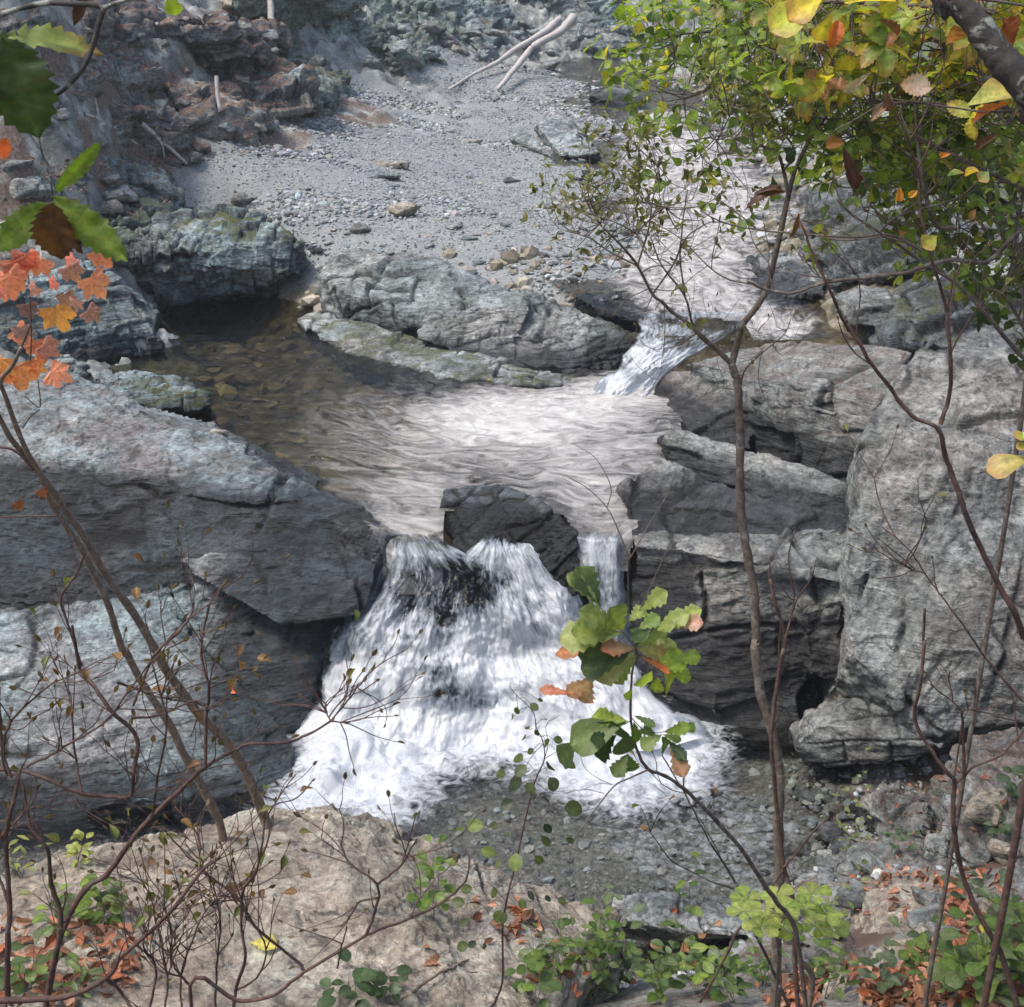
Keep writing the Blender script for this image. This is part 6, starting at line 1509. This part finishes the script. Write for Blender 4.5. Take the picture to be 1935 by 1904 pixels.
# ---- low plants of the near bank
def herb(name, label, px, py, hgt, n, leaf, shape, cols, spread=0.5, cat='plant', r=0.002, group=None, wide=1.0, per=5, stemmat='bark_red', base_y=None):
    """base where the ray through (px,py) meets the bank; hgt in metres"""
    if base_y is None: b, _ = pick(px, min(py, 1900))
    else:
        q = P(px, py, base_y); b, _ = drop(q[0], q[1], q[2] + 1)
    if b is None: return
    ob = root(name, label, cat, b, group); wd = Wood(); lv = Leaves()
    for i in range(n):
        a = random.uniform(0, 6.28); sp = spread * random.uniform(.2, 1)
        d = np.array([math.cos(a) * sp, math.sin(a) * sp, 1.0]); h = hgt * random.uniform(.55, 1.05)
        p = [b - [0, 0, .02]]
        for k in range(3): p.append(p[-1] + (d + rv() * .22) * h / 3 / max(1, np.linalg.norm(d)))
        q = wd.tube(p, r, r * .45, 5, 4)
        for j in range(per):
            i2 = int(len(q) * (0.3 + 0.7 * (j + 1) / per)) - 1; t_ = a + j * 2.4 + random.uniform(-.4, .4)
            o_ = np.array([math.cos(t_), math.sin(t_), random.uniform(0, .5)])
            L = leaf * 1.4 * random.uniform(.6, 1.15)
            q2 = q[i2] + o_ * L * .35; wd.tube([q[i2], (q[i2] + q2) / 2 + [0, 0, .003], q2], r * .4, r * .3, 4, 2)
            lv.leaf(q2, o_ + rv() * .2, np.array([0, -.35, 1]) + rv() * .45, L, shape, pick_col(cols), fold=.2, curl=.2, wide=wide)
    wd.build('stem', stemmat, ob); lv.build('foliage', 'leaf', ob)
    return ob
G1 = [(0.10, 0.17, 0.035), (0.07, 0.12, 0.035), (0.15, 0.22, 0.045), (0.12, 0.17, 0.07)]
G2 = [(0.24, 0.34, 0.06), (0.28, 0.38, 0.08), (0.18, 0.28, 0.05)]
G3 = [(0.10, 0.15, 0.08), (0.08, 0.12, 0.06), (0.13, 0.18, 0.10)]
grp = 'small green plants of the near bank'
H = [(1060,1850,.45,4,.085,'oval',G1),(1120,1880,.5,5,.09,'oval',G1),(1180,1870,.42,4,.08,'oval',G1+[RUST[3]]),(1250,1890,.5,5,.085,'oval',G1),(1320,1880,.45,4,.08,'oval',G1+G2),(1390,1895,.4,4,.08,'oval',G1),(1010,1895,.4,4,.08,'round',G1),
     (1150,1800,.35,3,.08,'narrow',G1),(1230,1830,.35,3,.08,'oval',G1),(1340,1840,.3,3,.07,'oval',G1),(1440,1860,.3,3,.07,'oval',G1),
     (1560,1860,.35,4,.075,'oval',G1),(1660,1880,.4,4,.075,'oval',G3),(1760,1860,.4,4,.08,'oval',G3+G1),(1870,1860,.45,6,.10,'obov',G1+[YELL[0]]),(1910,1880,.6,7,.10,'obov',GREEN),(1850,1900,.6,6,.11,'obov',G1),
     (1900,1760,.4,4,.09,'obov',G3),(1840,1720,.35,3,.08,'obov',G3),(1700,1620,.3,3,.06,'oval',G3),(1890,1600,.35,3,.08,'oval',G3),(1925,1520,.4,3,.09,'round',G3),
     (190,1740,.30,4,.085,'round',G1),(120,1760,.35,4,.08,'obov',G1+G2),(60,1870,.3,4,.08,'obov',G1),(150,1880,.3,4,.08,'narrow',G1),(40,1660,.35,4,.07,'narrow',[(0.3,0.32,0.10),(0.24,0.3,0.08)]),(200,1720,.25,3,.06,'oval',G3),(140,1640,.3,4,.07,'oval',[(0.32,0.36,0.10),(0.26,0.32,0.08)])]
for k, (px, py, h, n, L, sh, c) in enumerate(H):
    herb('bank_plant', 'small green leafy plant growing among the stones and dead leaves of the near bank', px, py, h, n, L, sh, c, group=grp)
for k in range(13):
    px, py = random.choice([(random.uniform(900, 1500), random.uniform(1800, 1890)), (random.uniform(950, 1560), random.uniform(1840, 1900)), (random.uniform(1650, 1930), random.uniform(1780, 1900))])
    herb('bank_plant', 'small green leafy plant growing among the stones and dead leaves of the near bank', px, py, random.uniform(.3, .6), 4, random.uniform(.055, .085), random.choice(['oval', 'obov', 'round', 'narrow']), random.choice([G1, G1 + G3, GREEN, G1 + [RUST[3]]]), group=grp, per=6)
herb('round_leaved_plant', 'low plant with round dark green leaves at the bottom edge left of the centre', 660, 1895, .30, 3, .09, 'round', [(0.07, 0.12, 0.045), (0.05, 0.09, 0.04)], spread=.5, per=4)
herb('round_leaved_plant', 'low plant with round leaves standing on the tan slab right of the dry stick', 745, 1885, .25, 3, .075, 'round', [(0.10, 0.16, 0.05), (0.06, 0.1, 0.04)], spread=.9, per=3)
herb('leafy_shoot', 'bright green leaf cluster on a thin shoot rising behind the arching bare twig', 820, 1740, .62, 3, .075, 'obov', [(0.10, 0.17, 0.03), (0.14, 0.22, 0.04)], spread=.12, per=9, wide=1.1)
herb('leafy_shoot', 'tall thin shoot with pale oval leaves just right of the round leaved shrub', 1170, 1850, 1.0, 3, .08, 'oval', G1 + G3, spread=.25, per=7)
herb('leafy_shoot', 'tall shoot with green leaves in front of the clear lower pool', 1290, 1860, 1.15, 2, .09, 'oval', G1, spread=.12, per=7)
herb('feathery_shoot', 'wispy green shoot with tiny leaves beside the dark slot at right', 1600, 1640, 1.0, 5, .05, 'oval', [(0.16, 0.20, 0.07), (0.2, 0.24, 0.09)], spread=.45, per=9, r=.0015)
herb('feathery_shoot', 'wispy shoot with pale leaflets in front of the blocky buff rock', 1560, 1800, .9, 4, .05, 'oval', [(0.16, 0.20, 0.07), (0.2, 0.24, 0.09)], spread=.4, per=8, r=.0015)
# pale yellow green sprays
y0 = 4.6; m_ = mpp(y0)
sq, _ = drop(*P(1460, 1960, 4.9)[:2], 0); sg = root('pale_leaved_sapling', 'low sapling with flat sprays of pale lime green leaves at lower right', 'sapling', sq)
wd = Wood(); lv = Leaves(); w0 = path(B(9, [(600,1960),(610,1700),(600,1520),(640,1440)]), 4.8, 4.6); w0[0] = sq; wd.tube(w0, 2.6 * m_, 1.6 * m_, 6)
for cx, cy in [(450,1340),(560,1430),(650,1370),(790,1310),(640,1480),(810,1480),(900,1480),(520,1480),(730,1380),(600,1320),(430,1400),(870,1420)]:
    c = P(*B(9, [(cx, cy)])[0], y0 + random.uniform(-.15, .2)); wd.tube([w0[-1], (w0[-1] + c) / 2 + [0, 0, .03], c], .9 * m_, .5 * m_, 4, 4)
    a0 = random.uniform(0, 6)
    for k in range(5):
        a = a0 + k * 1.256
        lv.leaf(c, np.array([math.cos(a), math.sin(a), random.uniform(-.1, .25)]), np.array([0, -.25, 1]) + rv() * .2, 120 * .3592 * m_ * random.uniform(.75, 1.1), 'obov', pick_col([(0.26, 0.33, 0.09), (0.32, 0.38, 0.11), (0.22, 0.30, 0.07)]), fold=.12, curl=.1, wide=1.15)
wd.build('stem', 'bark', sg); lv.build('foliage', 'leaf', sg)
# leaf at the right edge
y0 = 3.4; m_ = mpp(y0)
sg = root('leafy_twig', 'twig with yellow green leaves reaching in at the right edge beside the pillar', 'twig', P(2040, 880, y0))
wd = Wood(); lv = Leaves(); wd.tube(path(B(6, [(2250,680),(2050,640),(1904,610),(1820,610),(1740,580)]), y0), 1.6 * m_, .7 * m_, 5); wd.build('stem', 'bark', sg)
for a, b, c in [((1960,690),(1700,760),(0.48,0.42,0.12)),((1950,600),(1850,570),(0.32,0.42,0.05)),((1960,620),(1860,640),(0.30,0.42,0.05)),((1960,560),(1880,590),(0.34,0.44,0.06))]:
    A = P(*B(6, [a])[0], y0); q = P(*B(6, [b])[0], y0); lv.leaf(A, q - A, np.array([0, -.5, .9]), np.linalg.norm(q - A), 'obov', c, fold=.2, curl=.1, wide=1.0, edge=(0.5, 0.25, 0.1))
lv.build('foliage', 'leaf', sg)

# ---- dead leaves
def litter(polys, n, size, cols, z=0.02):
    lv = Leaves(); k = 0
    while k < n:
        poly = random.choice(polys); xs = [a for a, b in poly]; ys = [b for a, b in poly]
        a, b = random.uniform(min(xs), max(xs)), random.uniform(min(ys), max(ys))
        if not inpoly(np.array([[a, b]]), poly)[0]: continue
        if vnoise(np.array([[a / 45, b / 30, 3.3]]), 5)[0] < -0.25: k += 0.2; continue
        h, nr = pick(a, b); k += 1
        if h is None or nr[2] < .25: continue
        t_ = random.uniform(0, 6.28); d = np.array([math.cos(t_), math.sin(t_), random.uniform(-.2, .5)])
        lv.leaf(h + nr * z * random.uniform(.3, 2.2), d, nr + rv() * .7, size * random.uniform(.55, 1.2), random.choice(['obov', 'lobed', 'oval', 'tooth']), pick_col(cols), fold=random.uniform(.2, 1.0), curl=random.uniform(-.3, .8), twist=random.uniform(-.8, .8))
    return lv
DL = [(0.30, 0.13, 0.075), (0.38, 0.18, 0.11), (0.22, 0.09, 0.05), (0.44, 0.25, 0.17), (0.14, 0.06, 0.035), (0.33, 0.11, 0.045)]
litter([[(1480,1840),(1640,1830),(1780,1790),(1935,1760),(1935,1904),(1460,1904)]], 700, .12, DL).build('leaf_litter', 'dry')['kind'] = 'stuff'
litter([[(1775,1670),(1935,1655),(1935,1770),(1820,1790)], [(890,1700),(1010,1720),(1080,1800),(1110,1904),(980,1904),(930,1800)], [(-10,1740),(120,1720),(270,1760),(270,1850),(120,1904),(-10,1904)]], 420, .12, DL).build('leaf_litter', 'dry')['kind'] = 'stuff'
litter([[(1640,1500),(1935,1420),(1935,1660),(1700,1660)], [(1600,1650),(1800,1650),(1800,1760),(1640,1770)]], 130, .08, DL).build('leaf_litter', 'dry')['kind'] = 'stuff'
litter([[(60,60),(420,60),(620,220),(460,300),(240,300),(60,200)], [(0,300),(300,300),(360,380),(0,480)]], 900, .10, [(0.20, 0.12, 0.09), (0.28, 0.18, 0.14), (0.15, 0.09, 0.07), (0.32, 0.22, 0.17)], .03).build('leaf_litter', 'dry')['kind'] = 'stuff'
def fallen(label, px, py, size, col, curl=.5, rot=None):
    h, nr = pick(px, py); lv = Leaves(); t_ = random.uniform(0, 6.28) if rot is None else rot
    lv.leaf(h + nr * .02 - np.array([math.cos(t_), math.sin(t_), 0]) * size / 2, np.array([math.cos(t_), math.sin(t_), .15]), nr + np.array([0, -.6, 0]), size, 'lobed', col, fold=.7, curl=curl, wide=1.2)
    tag(lv.build('fallen_leaf', 'dry'), label, 'leaf')
fallen('curled tan dead leaf lying on the tan slab beside the dry stick', 825, 1822, .17, (0.40, 0.20, 0.12), rot=.5)
fallen('long mottled yellow green leaf lying on the tan slab', 500, 1795, .20, (0.42, 0.38, 0.10), .05, rot=-.35)
fallen('small brown dead leaf on the tan slab above the curled tan one', 806, 1794, .05, (0.28, 0.13, 0.06))
fallen('small orange dead leaf caught under the lower left slab edge', 440, 1310, .10, (0.5, 0.14, 0.05))
fallen('reddish dead leaf on the pale pink rock in the small stream', 1275, 1722, .10, (0.42, 0.12, 0.05))
fallen('brown dead leaf wedged at the foot of the right pillar', 1575, 1312, .14, (0.32, 0.15, 0.08))
fallen('small rust dead leaf below the smooth rounded boulder', 1648, 1448, .08, (0.42, 0.14, 0.05))
fallen('small yellow leaf lying on the pale apron above the pool', 925, 717, .07, (0.6, 0.55, 0.2))

# ---- dry sticks and logs
def log(name, label, pts, r0, r1, mat, kids=(), lift=0.05, cat='log', ends=None):
    def pk(L):
        o = []
        for j, (a, b) in enumerate(L):
            h, nr = pick(a, b); o.append(h + np.array([0, 0, lift]))
        o = np.array(o)
        y = np.linspace(o[0, 1], o[-1, 1], len(o)) if ends is None else np.linspace(ends[0], ends[1], len(o))
        return np.array([P(a, b, yy) for (a, b), yy in zip(L, y)])
    w_ = Wood(); p = pk(pts); w_.tube(p, r0, r1, 7, 4, taper=.8, knob=0.004)
    for L, a, b in kids: w_.tube(pk(L), a, b, 5, 4)
    o = w_.build(name, mat); tag(o, label, cat); return o
log('driftwood_log', 'bleached white driftwood log with pale broken end, nearer of the crossed pair', B(2, [(1300,95),(1230,170),(1100,240),(1040,310),(980,380),(910,465)]), .13, .06, 'bleached', ends=(41, 35.5))
log('driftwood_log', 'bleached forked driftwood log lying behind its twin above the gravel', B(2, [(1225,108),(1150,170),(1000,260),(900,330),(780,390),(650,470)]), .12, .03, 'bleached', kids=[(B(2, [(900,335),(850,420),(770,510)]), .07, .04)], ends=(42, 35.5))
log('dead_stick', 'pale upright dead stick standing on the brown hillside', B(1, [(1140,400),(1145,500),(1157,580)]), .04, .03, 'bleached', cat='stick', ends=(26, 25.8))
log('dead_stick', 'thin whitish dead trunk standing at the top left of the gravel bar', B(1, [(1418,-40),(1430,120),(1445,200),(1462,275)]), .07, .09, 'bleached', cat='stick', ends=(33, 32))
log('dead_branch', 'long grey dead branch sprawling down the litter covered hillside', B(1, [(740,650),(800,700),(870,760),(980,860)]), .05, .03, 'bleached', kids=[(B(1, [(800,700),(850,760),(865,830)]), .03, .015)], cat='branch')
log('dead_branch', 'thick pale dead branch lying above the bank rock at left', B(1, [(240,630),(380,680),(470,680),(545,655)]), .07, .04, 'bleached', cat='branch')
log('dead_branch', 'tangled thin dead branch below the square notch on the hillside', B(1, [(440,600),(520,630),(600,680),(720,760)]), .035, .02, 'bleached', kids=[(B(1, [(520,630),(500,520)]), .03, .015), (B(1, [(600,680),(660,600),(780,620)]), .02, .012)], cat='branch')
log('dead_branch', 'thin brown dead branch lying across the hillside above the gravel edge', B(1, [(660,600),(780,610),(900,640),(1020,690)]), .03, .02, 'bark', cat='branch')
log('dry_stick', 'dry brown stick lying on the tan slab at the bottom', B(8, [(350,1895),(480,1810),(600,1725),(680,1690),(750,1655)]), .014, .006, 'bark_tan', lift=.012, cat='stick', kids=[(B(8, [(620,1715),(700,1720),(800,1722)]), .005, .003)])
